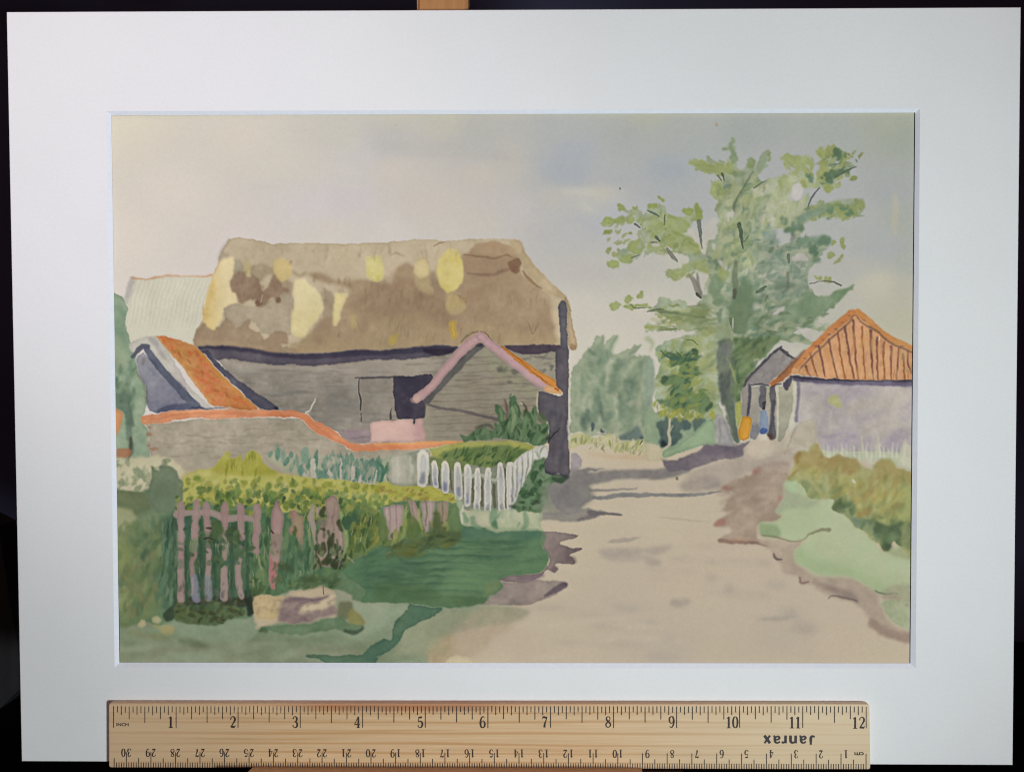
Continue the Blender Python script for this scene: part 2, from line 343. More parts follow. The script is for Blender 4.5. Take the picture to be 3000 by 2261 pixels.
    blobs('I 610,410,45,28,30 900,10,26,30 1095,220,20,24 660,140,34,16', (160,112,100), a=.6, soft=2)
    wash('I 650,550 720,535 850,545 900,565 720,575', (178,150,128), a=.85, soft=1.2)
    wash('I 710,510 800,480 880,490 870,530 760,540', (166,148,128), a=.6, soft=1.5)
    stroke('I 605,560 720,575 880,580 990,610', [14,10,9,4], (140,112,98), a=.7, soft=1)
    wash('I 900,560 1000,560 1150,560 1280,580 1210,640 1230,740 1280,790 1380,850 1620,850 1760,910 1860,970 1900,1010 1930,1040 2145,1040 2145,1000 1900,1000 1910,1080 1960,1180 2040,1260 2145,1310 2145,1400 2040,1370 1900,1310 1800,1240 1810,1200 1780,1150 1730,1080 1640,1050 1500,1030 1380,930 1300,900 1250,920 1240,860 1130,830 1080,740 1030,680 1020,640 960,620', (172,155,136), a=.65, col2=(160,143,128), mixn=.9, soft=2.6, rim=.03, wob=3)
    wash('I 1830,1180 1900,1230 2020,1290 2145,1320 2145,1390 2040,1370 1900,1320 1810,1240', (150,130,117), a=.7, soft=2.4)
    stroke('I 1040,660 1065,705 1110,715', [5,9,4], (110,98,96), a=.8, soft=.8)
    stroke('I 1250,860 1260,905 1320,890', [6,8,5], (142,116,108), a=.7, soft=.9)
    stroke('I 1370,890 1500,950 1640,1000 1720,1045', [6,16,26,14], (132,118,110), a=.55, soft=3)
    stroke('I 1480,1030 1530,1010 1640,1030 1720,1050', [3,6,8,6], (124,108,104), a=.7, soft=.9)
    # grass bank right
    wash('I 1130,90 1210,60 1300,120 1420,230 1520,220 1640,330 1850,560 1920,650 2000,620 2150,560 2150,1030 2000,990 1930,990 1860,965 1760,900 1620,845 1400,840 1310,790 1220,720 1215,650 1270,590 1320,560 1250,560 1180,570 1110,545 950,520 930,420 1040,410 1120,360 1050,330 1110,270 1140,180', (172,180,144), a=.93, col2=(168,182,144), mixn=.7, rim=.04, soft=2, var=.07)
    wash('I 1420,230 1520,220 1700,400 1900,660 2150,700 2150,900 1900,800 1600,640 1400,480', (178,186,154), a=.5, soft=8, rim=0, var=.05)
    wash('I 1110,130 1200,160 1330,220 1420,240 1300,300 1150,300 1100,350 1040,330 1110,240', (150,156,132), a=.5, soft=3)
    blobs('I 1180,120,50,40', (166,190,150), a=.6, soft=3)
    wash('I 920,420 1060,440 1100,530 1000,540 930,520', (140,158,118), a=.7, soft=2.5)
    wash('I 1215,650 1270,600 1330,700 1500,740 1700,800 1900,900 2000,985 1930,990 1860,965 1760,900 1620,845 1400,840 1310,790 1220,720', (150,170,126), a=.5, soft=6, rim=0, var=.07)
    stroke('I 950,520 1060,535 1180,565 1270,560 1330,510 1430,475 1490,475', [4,6,6,4,5,8,12], (132,130,100), a=.75, soft=.9, col2=(140,132,106))
    stroke('I 1860,965 1930,990 2050,990', [4,6,3], (110,126,94), a=.7, soft=.9)
    wash('I 1930,1040 2145,1050 2145,1290 2040,1240 1960,1160 1910,1080', (160,170,136), a=.85, soft=2)
    wash('I 1900,1010 2000,930 2150,930 2150,1040 2000,1040', (158,150,126), a=.5, soft=3)
    blobs('I 2120,1080,26,14', (150,134,116), a=.6, soft=2)
    wash('I 2160,560 1990,640 2060,700 2160,720', (150,156,116), a=.5, soft=3)
def paint_barn():
    # pale strip left of the barn (corrugated roof)
    wash('A 215,1370 500,1362 860,1345 840,1460 800,1560 790,1660 B 785,100 775,210 740,280 715,380 700,400 640,360 520,320 400,320 280,330 200,370 185,300 160,190 175,110 A 180,1600 200,1500 225,1430', (206,200,180), a=.96, wob=1, rim=.03, var=.06, col2=(202,198,178), mixn=.6, curve=False)
    for i in range(17):
        x = 250 + i * 36
        stroke(f'A {x},1385 {x-40-i*1.2},1530 {x-62-i*1.5},1659 B {x-90-i*1.5},250', [5,6,6,4], (190,188,168), a=.38, soft=.8, wob=1, rim=0)
        stroke(f'A {x+17},1385 {x-23-i*1.2},1530 {x-45-i*1.5},1659', [3,4,4], (210,203,184), a=.5, soft=.8, wob=1, rim=0)
    wash('A 200,1370 235,1365 215,1470 180,1590 160,1560 150,1520 175,1430', (182,176,168), a=.85, soft=1.5, rim=.05)
    stroke('A 218,1372 320,1378 500,1352 640,1358 780,1352 862,1345', [9,5,9,4,6,9], (200,156,116), a=.8, soft=1.1, col2=(206,170,140))
    # thatch
    TH = 'A 910,1235 950,1130 995,1050 1080,1037 1200,1050 1330,1087 1600,1085 1900,1090 2212,1082 D 150,1075 320,1052 560,1068 760,1052 960,1050 1130,1050 1190,1090 1235,1195 1330,1300 1420,1400 1520,1490 1565,1560 1585,1640 E 1555,110 1560,390 1500,392 1300,392 1100,388 900,390 660,397 400,402 200,425 0,445 B 2050,432 1800,452 1540,466 1400,456 1200,422 1000,400 850,396 712,402 712,340 740,250 785,190 790,60 A 800,1620 830,1480 870,1330'
    wash(TH, (192,176,148), wob=1.6, rim=.06, var=.12, col2=(184,167,138), mixn=.6, curve=False)
    m = mask_of(TH, curve=False)
    # main brown body
    wash('A 1600,1340 1750,1330 1900,1400 2050,1380 2212,1400 D 60,1420 150,1300 260,1240 320,1290 420,1300 500,1400 520,1260 600,1150 720,1180 820,1100 960,1080 1100,1120 1180,1230 1170,1330 1300,1420 1400,1500 1440,1659 E 1460,300 1400,390 660,397 400,402 0,440 B 2050,432 1800,452 1560,464 1480,440 1560,380 1680,280 1760,180 1900,160 1900,60 A 1900,1600 1980,1480 1900,1430 1750,1400', (156,132,104), a=.86, wob=3, soft=2.8, rim=.1, col2=(164,141,112), mixn=.8, var=.16, clip=m)
    wash('D 0,1430 200,1350 430,1480 540,1520 600,1600 620,1659 E 560,100 620,150 600,220 400,260 200,230 0,200 B 2000,100 1960,60 2050,0', (142,118,93), a=.5, wob=3, soft=4, rim=0, clip=m)
    wash('E 0,180 300,150 600,260 900,230 1300,300 1490,330 1490,395 900,392 400,402 0,440 B 2050,432 2000,330', (168,148,114), a=.6, wob=3, soft=5, rim=0, clip=m)
    wash('D 800,1100 960,1070 1100,1110 1160,1200 1060,1190 960,1200 860,1190 760,1180', (172,145,115), a=.7, wob=2, soft=1.2, clip=m)
    wash('D 740,1190 960,1215 1100,1190 1120,1270 1000,1330 860,1310 730,1290 720,1230', (160,135,108), a=.6, soft=2, clip=m)
    stroke('D 720,1180 860,1195 960,1205 1060,1180 1120,1200', [6,7,8,6,4], (142,116,90), a=.75, soft=1, clip=m)
    stroke('D 740,1330 860,1340 960,1335 1080,1300 1120,1290', [5,10,12,8,4], (140,112,92), a=.7, soft=1.4, clip=m)
    blobs('D 1130,1262,55,44,40 1140,1300,28,34', (128,98,76), a=.85, soft=1.2)
    stroke('D 470,1110 520,1085 560,1075', [3,5,3], (150,130,100), a=.6)
    stroke('D 120,1180 170,1165 230,1190', [4,6,3], (160,140,112), a=.6, soft=1.2)
    # lighter worn areas and straw-yellow patches
    wash('D 70,1300 150,1260 150,1400 80,1400', (190,172,146), a=.7, soft=3, rim=0)
    wash('D 320,1230 400,1200 440,1280 440,1360 470,1500 380,1480 330,1430 310,1300', (184,166,124), a=.65, soft=2, rim=.05)
    wash('D 320,1250 390,1215 430,1280 430,1340 370,1370 320,1320', (208,190,142), a=.88, soft=1.5)
    wash('D 612,1125 670,1150 705,1220 715,1310 700,1400 660,1460 610,1495 560,1480 515,1420 498,1330 510,1230 560,1160', (214,198,130), a=.93, soft=1.3, rim=.03, col2=(206,188,112), mixn=1)
    wash('D 450,1300 495,1320 515,1430 560,1490 520,1500 460,1440', (146,124,100), a=.55, soft=2, rim=0)
    wash('D 570,1490 650,1480 720,1560 720,1620 660,1660 600,1650 570,1590', (184,164,122), a=.85, soft=1.5)
    wash('D 650,1500 730,1530 740,1570 690,1530', (140,116,92), a=.7, soft=1)
    wash('E 600,0 700,0 735,30 690,80 620,110 570,70', (184,162,112), a=.7, soft=2)
    wash('D 740,1480 860,1440 880,1520 800,1570 740,1540', (150,124,98), a=.4, soft=2.5)
    wash('A 2110,1195 2212,1185 D 40,1215 65,1290 60,1370 20,1400 A 2180,1400 2130,1370 2110,1290', (208,197,134), a=.9, soft=1.5, col2=(202,190,122))
    wash('A 2212,1300 D 30,1330 30,1390 A 2190,1400', (206,182,90), a=.5, soft=2)
    wash('E 597,205 625,195 660,205 655,260 655,335 625,335 605,280', (200,166,80), a=.9, soft=.8, rim=.15)
    wash('E 110,310 150,300 185,290 170,360 130,385 108,380', (190,166,88), a=.8, soft=1.4)
    stroke('E 180,300 185,240 205,190', [3,6,8], (170,148,108), a=.6, soft=1)
    # streaks of the thatch
    scatter('A 1050,1250 1520,1250 1500,1600 1020,1500', 30, [(140,114,92),(180,162,134),(156,136,110)], 34, 9, 80, 30, a=.5, soft=2, seed=101, clip=m)
    scatter('A 1500,1350 2212,1400 D 400,1400 400,1640 E 0,0 B 2212,300 1500,420 A 1520,1600', 46, [(146,122,96),(178,158,126),(162,140,112)], 36, 8, 84, 20, a=.45, soft=2, seed=102, clip=m)
    scatter('D 60,1450 400,1500 800,1480 1200,1400 1400,1560 E 1430,380 700,380 300,400 0,420 0,0', 90, [(140,114,88),(176,154,120),(150,126,98)], 34, 5, 80, 14, a=.24, soft=1.6, seed=4, clip=m)
    scatter('A 1100,1110 2200,1120 D 1100,1070 1120,1150 0,1200 A 1600,1260', 40, [(176,158,128),(196,180,150),(168,150,122)], 36, 8, 84, 20, a=.26, soft=2.4, seed=5, clip=m)
    stroke('E 1240,220 1258,270 1275,300 1300,260 1325,215', [2.5,3,4,3,2.5], (138,112,84), a=.75, soft=.8)
    # hip on the right
    wash('D 1090,1060 1140,1052 1190,1090 1235,1195 1330,1300 1420,1400 1520,1490 1565,1560 1570,1600 1500,1560 1470,1520 1400,1490 1300,1400 1200,1300 1190,1240 1120,1160', (188,170,140), a=.85, soft=1.4, col2=(180,160,126))
    stroke('D 1195,1310 1230,1360 1300,1420 1345,1450', [5,10,9,4], (148,122,92), a=.85, soft=.9)
    wash('D 1340,1470 1400,1510 1440,1620 E 1470,120 1480,230 1430,200 1400,60 1350,-20', (190,172,140), a=.5, soft=2.5, rim=0)
    wash('D 1560,1560 1590,1640 E 1580,130 1610,260 1630,330 1635,400 1600,435 1572,425 1560,370 1555,200 1545,80 1520,30 1540,0', (166,142,108), a=.93, soft=.8, rim=.2, col2=(180,158,126))
    blobs('E 1602,405,26,28', (140,110,78), a=.6, soft=1)
    # left ragged parts
    wash('A 1040,1190 1000,1200 930,1235 900,1290 860,1370 825,1490 795,1640 B 788,190 800,230 870,275 930,190 965,90 A 1060,1610 1060,1530 1035,1450 1018,1390 1045,1290', (220,202,158), a=.94, soft=1.5, rim=.03, col2=(214,190,132), gr=(650,0,610,0), mixn=.5)
    wash('A 860,1370 830,1480 795,1640 B 790,100 790,190 830,150 840,0 A 860,1560 890,1440', (204,174,112), a=.6, soft=3, rim=.05)
    stroke('A 925,1220 945,1140 1000,1060', [12,9,8], (164,150,128), a=.6, soft=2)
    stroke('A 940,1190 985,1180', 10, (160,146,126), a=.5, soft=2)
    wash('A 1045,1215 1100,1230 1120,1310 1040,1330', (166,156,132), a=.8, soft=1.6)
    wash('A 1060,1560 1200,1600 1500,1480 1515,1640 B 1500,100 1500,310 1420,290 1350,310 1270,290 1180,190 1110,230 1050,240 1000,170 960,170 960,80', (176,163,138), a=.9, wob=2.5, soft=1.4, col2=(168,152,130), mixn=.8)
    wash('A 1180,1270 1250,1240 1330,1280 1400,1330 1490,1400 1530,1460 1500,1500 1430,1470 1340,1340 1240,1400 1160,1330', (166,148,120), a=.7, soft=2)
    wash('A 1040,1330 1100,1315 1160,1350 1190,1330 1245,1390 1255,1480 1310,1440 1360,1345 1410,1360 1440,1430 1500,1450 1490,1490 1410,1500 1420,1560 1385,1570 1370,1515 1320,1540 1275,1605 1225,1590 1190,1550 1100,1570 1070,1520 1025,1470 1015,1400', (150,126,104), a=.8, soft=1.6, rim=.1, wob=4, col2=(138,112,90), mixn=1)
    blobs('A 1400,1545,20,24 1240,1575,30,24', (118,92,74), a=.6, soft=1)
    stroke('A 1270,1510 1250,1570', [3,2], (196,180,158), a=.7)
    wash('A 1385,1215 1440,1215 1500,1250 1505,1320 1470,1380 1410,1390 1370,1330 1360,1270', (206,184,128), a=.88, soft=1.8, rim=.02)
    blobs('A 1150,1290,26,60', (192,176,124), a=.7, soft=2, rim=0)
    stroke('A 1520,1320 1570,1345 1620,1320', [8,14,8], (168,150,118), a=.8, soft=2)
    wash('A 1530,1385 1595,1368 1640,1400 1710,1470 1755,1550 1770,1640 B 1765,120 1700,200 1640,270 1600,330 1540,325 1505,280 1505,200 1520,90 A 1525,1500', (216,202,158), a=.93, soft=1.8, rim=.02, col2=(212,196,144), gr=(0,870,0,980))
    wash('A 1860,1490 1950,1505 1935,1560 1900,1640 B 1890,180 1850,230 1820,170 1845,60 A 1840,1560', (212,196,142), a=.9, soft=1.4)
    wash('A 1760,1440 1850,1500 1835,1640 B 1830,180 1800,210 1765,170 1770,60 A 1770,1560', (160,142,118), a=.8, soft=1.6)
    wash('B 1600,340 1680,260 1750,300 1900,340 1980,360 1950,440 1560,455 1480,400', (168,146,112), a=.6, soft=2.4)
    blobs('B 2010,200,30,60', (190,170,110), a=.5, soft=2.5, rim=0)
    TB = 'B 712,402 712,350 735,280 775,222 800,215 850,262 890,240 930,240 960,180 1000,165 1060,240 1105,230 1150,180 1178,195 1165,260 1220,270 1265,280 1285,340 1340,300 1380,270 1440,280 1475,310 1480,380 1400,390 1540,420 1540,466 1400,456 1200,422 1000,400 850,396'
    wash(TB, (162,140,114), a=.85, soft=1.4, rim=.1, wob=3.5, col2=(152,130,104), mixn=.9)
    wash('B 720,330 800,340 1000,360 1200,400 1300,430 1200,420 1000,396 850,392 720,396', (176,152,122), a=.5, soft=2)
    blobs('B 1720,300,50,90 1790,230,40,70 2080,230,30,110', (148,124,98), a=.5, soft=3, rim=0)
    # ---- boarded wall
    W = 'B 760,400 1000,400 1400,455 1800,452 2050,432 E 0,440 400,402 660,397 1100,388 1500,390 1500,780 1330,780 1325,1170 700,1170 400,1175 0,1180 B 1960,1190 1880,1090 1700,1010 1640,945 1390,915 1250,915 900,500'
    wash(W, (148,138,126), wob=1, rim=0, col2=(136,128,115), mixn=1, curve=False)
    w = mask_of(W, curve=False, wob=1)
    wash('B 880,500 1300,545 1700,560 2212,510 E 0,510 500,490 450,620 0,640 B 2050,640 1600,600 1100,590', (166,156,142), a=.8, soft=3, rim=0, clip=w)
    wash('E 850,380 1340,760 1320,1160 400,1170 400,870', (140,131,113), a=.85, soft=1, rim=0, col2=(150,142,124))
    g = mask_of('E 850,380 1340,760 1320,1160 400,1170 400,870', curve=False)
    wash('E 870,420 960,480 1130,600 1290,740 1310,830 1150,760 900,560', (150,148,120), a=.6, soft=3, clip=g)
    r = np.random.RandomState(3)
    for i in range(150):
        x = r.uniform(900, 2150); y = r.uniform(560, 1140); L = r.uniform(60, 300)
        stroke([(310+x/2.765, 870+y/2.765), (310+(x+L/2)/2.765, 870+(y+r.uniform(-8,4))/2.765), (310+(x+L)/2.765, 870+(y+r.uniform(-8,8))/2.765)], r.uniform(3,9), ((122,118,110),(160,156,145),(114,110,104))[i%3], a=.33, soft=1.2, rim=0, clip=w, taper=(.2,.3))
    for i in range(110):
        x = r.uniform(-20, 1300); y = r.uniform(450, 1150); L = r.uniform(50, 240)
        stroke([(1100+x/2.765, 870+y/2.765), (1100+(x+L/2)/2.765, 870+(y+r.uniform(-8,2))/2.765), (1100+(x+L)/2.765, 870+(y+r.uniform(-14,4))/2.765)], r.uniform(3,7), ((112,102,92),(160,150,128),(120,110,98))[i%3], a=.38, soft=1, rim=0, clip=w, taper=(.2,.3))
    for y in (470, 530, 590, 650, 700, 760, 820, 880, 940, 1000, 1060, 1110):
        stroke(f'E 420,{y+30} 700,{y+22} 1000,{y+8} 1320,{y-6}', 2.6, (106,98,86), a=.45, soft=.8, clip=g)
    stroke('E 1020,560 1040,600 1070,570', [10,12,6], (96,98,84), a=.6, soft=2, clip=g); blobs('E 1010,585,34,22 1130,605,30,26 1085,700,30,14', (92,90,84), a=.7, soft=1.6)
    stroke('B 1790,712 2040,708', 4, (176,170,160), a=.5, soft=1.2)
    wash('B 1380,700 1550,720 1560,820 1400,780', (124,121,112), a=.4, soft=4, rim=0)
    wash('B 1780,760 2000,740 2040,900 1900,1000 1760,940', (126,122,114), a=.5, soft=4, rim=0)
    wash('E 1060,455 1455,450 1465,690 1400,660 1200,540', (150,144,126), a=.85, soft=1)
    scatter('E 1180,480 1450,470 1450,660 1380,640', 16, [(104,106,98),(172,160,140),(120,116,106)], 26, 8, 30, 50, a=.6, soft=1.2, seed=8)
    # eave shadow
    wash('B 745,402 850,393 1000,398 1200,422 1400,456 1540,466 1800,452 2050,430 2212,436 E 0,445 200,422 400,402 660,396 640,440 590,462 480,480 250,505 0,505 B 2212,508 2000,525 1800,548 1600,560 1500,545 1400,552 1300,545 1200,530 1100,512 1000,505 900,512 850,480 770,450', (82,76,88), a=.93, soft=.9, wob=1.5, col2=(96,89,98), mixn=1, rim=.1)
    stroke('B 755,408 1000,414 1200,436 1400,470 1600,480 1800,474 2050,452 2212,456 E 100,450 400,420 640,412', [8,14,14,16,16,16,18,16,16,18,10], (60,55,70), a=.75, soft=1.4)
    stroke('E 400,430 520,450 620,430', [12,22,12], (50,44,56), a=.8, soft=1.4)
    wash('E 1040,390 1200,388 1500,388 1500,430 1340,455 1240,468 1150,452 1060,420', (72,62,72), a=.92, soft=.9)
    # lean-to on the left
    wash('B 300,445 240,500 255,580 290,660 325,740 330,860 350,900 420,935 1000,895 780,880 560,640', (148,146,152), a=.93, soft=.8, rim=.1, col2=(120,120,134), gr=(420,1040,470,1190))
    wash('B 410,905 520,870 680,860 800,890 1000,885 980,895 700,905 430,935', (86,88,106), a=.85, soft=1.2)
    stroke('B 250,610 300,680 330,760 335,860', [5,8,10,6], (110,112,102), a=.6, soft=1.5)
    blobs('B 305,520,18,40,-20', (130,118,112), a=.6, soft=1.5)
    wash('B 190,385 260,340 340,320 430,330 540,500 650,690 760,800 850,885 780,885 700,790 560,660 440,520 320,390 240,440 200,440', (184,176,168), a=.95, soft=.8, col2=(182,178,164), rim=.06)
    wash('B 330,330 390,325 450,420 500,520 440,480 380,400', (160,152,150), a=.7, soft=2)
    stroke('B 215,485 250,440 300,400 340,400', [11,13,15,14], (84,86,98), a=.92, soft=.8)
    stroke('B 330,420 400,520 480,620 570,720 660,810 740,890', [18,22,22,22,24,24], (98,102,114), a=.92, soft=.8, col2=(84,88,104))
    stroke('B 700,895 780,900', 8, (70,74,94), a=.8, soft=.8)
    RO = 'B 400,322 470,315 540,330 650,365 735,405 820,500 960,650 1100,780 1240,908 1150,915 1040,905 950,880 850,870 800,800 690,670 600,550 510,440 430,350'
    wash(RO, (198,138,84), a=.96, soft=.9, rim=.1, col2=(196,118,72), mixn=1)
    ro = mask_of(RO)
    scatter('B 420,320 720,400 1200,900 1000,900 800,800', 60, [(206,104,60),(186,140,70),(170,108,60),(206,150,90)], 30, 9, -45, 40, a=.45, soft=1.8, seed=12, clip=ro)
    stroke('B 420,330 520,450 620,570 760,740 840,850', 7, (212,178,120), a=.6, soft=1.5, clip=ro)
    stroke('B 740,420 860,560 1000,700 1180,870', 9, (194,146,72), a=.7, soft=1.6, clip=ro)
    wash('B 850,860 1000,890 1150,900 1200,915 1040,915 950,890', (168,118,56), a=.6, soft=2)
    wash('B 760,430 830,440 880,500 1000,610 1140,720 1270,810 1390,895 1385,912 1290,915 1220,880 1100,770 960,640 830,500', (88,86,96), a=.93, soft=.8, rim=.15, col2=(78,76,90))
    blobs('B 1375,902,16,14', (52,50,64), a=.8)
    # door lines and dark opening
    stroke('B 2015,656 2110,658 2212,650 E 60,652 160,650', [4,7,6,6,6], (84,80,84), a=.85, soft=.7)
    stroke('B 2048,670 2052,760 2062,830 2060,912', [3,3.5,5,3], (62,60,66), a=.9, soft=.5)
    stroke('B 2066,940 2068,1012', [3,3], (74,72,76), a=.85, soft=.5)
    wash('E 146,655 200,642 300,640 445,628 440,700 350,790 400,860 395,975 330,985 325,1018 312,1020 298,985 230,990 172,985 158,870', (62,57,70), a=.96, soft=.6, rim=.1, col2=(72,66,76))
    stroke('E 130,905 122,950 120,985', [3,5,6], (76,74,76), a=.9)
    # pink boards
    wash('B 2143,1018 2212,1008 E 160,1000 295,990 310,1022 330,1020 340,990 385,988 395,1060 410,1165 300,1168 0,1172 B 2140,1172 2146,1100', (206,172,160), a=.96, soft=.6, rim=.1, col2=(186,150,144), gr=(1150,1240,1235,1270))
    wash('B 1895,1078 2000,1078 2130,1055 2143,1090 2138,1165 2060,1172 1980,1168 1930,1120', (160,140,140), a=.92, soft=.8, col2=(140,122,128))
    stroke('B 1990,1145 2060,1140 2130,1130', [6,8,5], (122,112,114), a=.6, soft=1.2)
    # porch bargeboards
    stroke('E 870,385 760,470 640,590 520,710 415,840', [14,22,24,26,24], (86,82,82), a=.93, soft=.8, col2=(98,96,92))
    stroke('E 800,378 850,388', 12, (66,62,70), a=.8, soft=.9)
    stroke('E 830,275 760,300 690,370', [3,4,3], (90,74,74), a=.6, soft=.9)
    stroke('E 845,318 760,380 660,480 540,620 440,740 335,820', [26,29,27,25,25,26], (184,150,148), a=.96, soft=.7, rim=.14)
    stroke('E 845,318 940,390 1060,480 1200,590 1320,680 1420,750', [26,26,27,28,28,14], (184,150,150), a=.96, soft=.7, rim=.14)
    stroke('E 850,275 900,300 950,360', [3,4,2], (110,88,84), a=.5)
    stroke('E 330,828 300,835', [22,16], (196,166,150), a=.6, soft=1.2)
    stroke('E 1020,400 1120,480 1230,560 1340,640 1420,690 1480,735', [5,12,18,20,24,20], (206,144,72), a=.95, soft=.7, rim=.2, col2=(200,130,62))
    stroke('E 1390,740 1450,760 1495,765', [18,18,14], (208,162,112), a=.9, soft=.9)
    blobs('E 1472,748,14,12', (176,100,52), a=.9, soft=.6)
    stroke('E 1060,420 1180,520 1320,640 1390,690', 2.2, (152,86,50), a=.8, soft=.6)
    # raking rail
    stroke('E 415,872 520,895 650,915 760,940 860,965 990,990', [7,9,8,10,8,12], (104,96,94), a=.88, soft=.8)
    wash('E 400,870 450,900 470,1000 470,1165 405,1170', (156,148,128), a=.6, soft=1.5)
    # post
    wash('E 1480,60 1500,35 1530,40 1548,80 1555,240 1560,400 1558,470 1505,470 1500,300 1490,180', (92,90,96), a=.95, soft=.7, rim=.16, wob=1.5)
    wash('E 1458,420 1510,405 1560,430 1566,560 1566,720 1562,800 1560,950 1552,1080 1562,1200 1572,1310 1578,1400 1572,1440 1545,1465 1505,1450 1480,1420 1440,1440 1395,1430 1368,1410 1366,1330 1395,1280 1408,1220 1400,1150 1400,1040 1385,1000 1350,985 1325,940 1322,850 1318,775 1360,765 1440,790 1500,800 1515,770 1490,740 1462,690', (86,82,88), a=.96, soft=.7, rim=.18, wob=1.5, col2=(96,90,94), mixn=.7)
    scatter('E 1410,820 1550,820 1560,1400 1420,1400', 22, [(100,94,98),(72,70,78)], 60, 12, 88, 8, a=.35, soft=3, seed=13)
    stroke('E 1382,1420 1450,1440 1540,1450', [12,10,16], (56,56,66), a=.7, soft=1.6)
    stroke('E 1500,1060 1450,1110 1400,1180', [2,4,5], (50,54,52), a=.8)
    stroke('E 1570,540 1572,700 1572,900 1566,1100', [4,5,4,3], (210,200,182), a=.85, soft=.7)
    stroke('E 1315,780 1310,880 1320,960', [4,5,4], (196,184,160), a=.8, soft=.7)
    wash('E 1580,1265 1630,1262 1668,1300 1680,1345 1640,1390 1590,1400', (170,160,160), a=.85, soft=1, col2=(150,142,148))
    # garden wall
    wash('B 320,1030 480,1018 900,985 1500,980 1590,995 1700,1095 1900,1190 2000,1245 2212,1240 E 400,1240 400,1320 100,1330 B 2212,1380 1900,1430 1400,1470 1100,1450 800,1440 600,1430 460,1340 380,1300 340,1180 345,1100', (170,158,138), a=.96, soft=.8, rim=.06, col2=(160,150,131), mixn=.9)
    scatter('B 400,1040 1500,1010 1950,1260 1800,1300 500,1330', 80, [(152,142,122),(178,168,148),(146,136,120)], 60, 6, 0, 8, a=.28, soft=1.6, seed=14)
    blobs('B 345,1110,30,14 395,1225,34,14 360,1200,10,14 350,1060,16,10', (158,124,98), a=.7, soft=1)
    blobs('B 335,1150,12,16 345,1040,14,12', (196,182,150), a=.7, soft=1)
    CAPP = 'B 285,965 400,945 640,915 900,908 1240,915 1500,920 1620,942 1700,1000 1850,1075 1950,1160 2000,1188 2212,1180 E 200,1178 700,1166 700,1182 520,1205 400,1228 150,1240 0,1240 B 2212,1240 2080,1248 2000,1240 1900,1190 1700,1095 1590,992 1500,972 1200,976 900,986 640,988 480,1018 325,1032 290,1010'
    wash(CAPP, (214,150,112), a=.97, soft=.8, rim=.1, col2=(208,134,94), mixn=.9)
    c = mask_of(CAPP)
    stroke('B 290,985 420,985 600,950 800,940 1100,950 1400,955 1550,965 1640,1000 1760,1090 1900,1180 2050,1220 2212,1212 E 200,1210 400,1205', [6,8,10,8,9,10,10,14,14,14,10,10,12,6], (202,122,82), a=.45, soft=1.8, clip=c)
    stroke('B 500,940 900,915 1250,925', 4, (222,176,140), a=.6, soft=1.2, clip=c)
    stroke('E 0,1190 300,1186 650,1172', 5, (220,166,96), a=.7, soft=1.2)
    stroke('B 1625,935 1650,920 1675,870 1702,818', [6,5,5,3], (212,204,186), a=.9, soft=.6)
GD, GM, GL = (92,112,88), (126,144,114), (160,168,120)
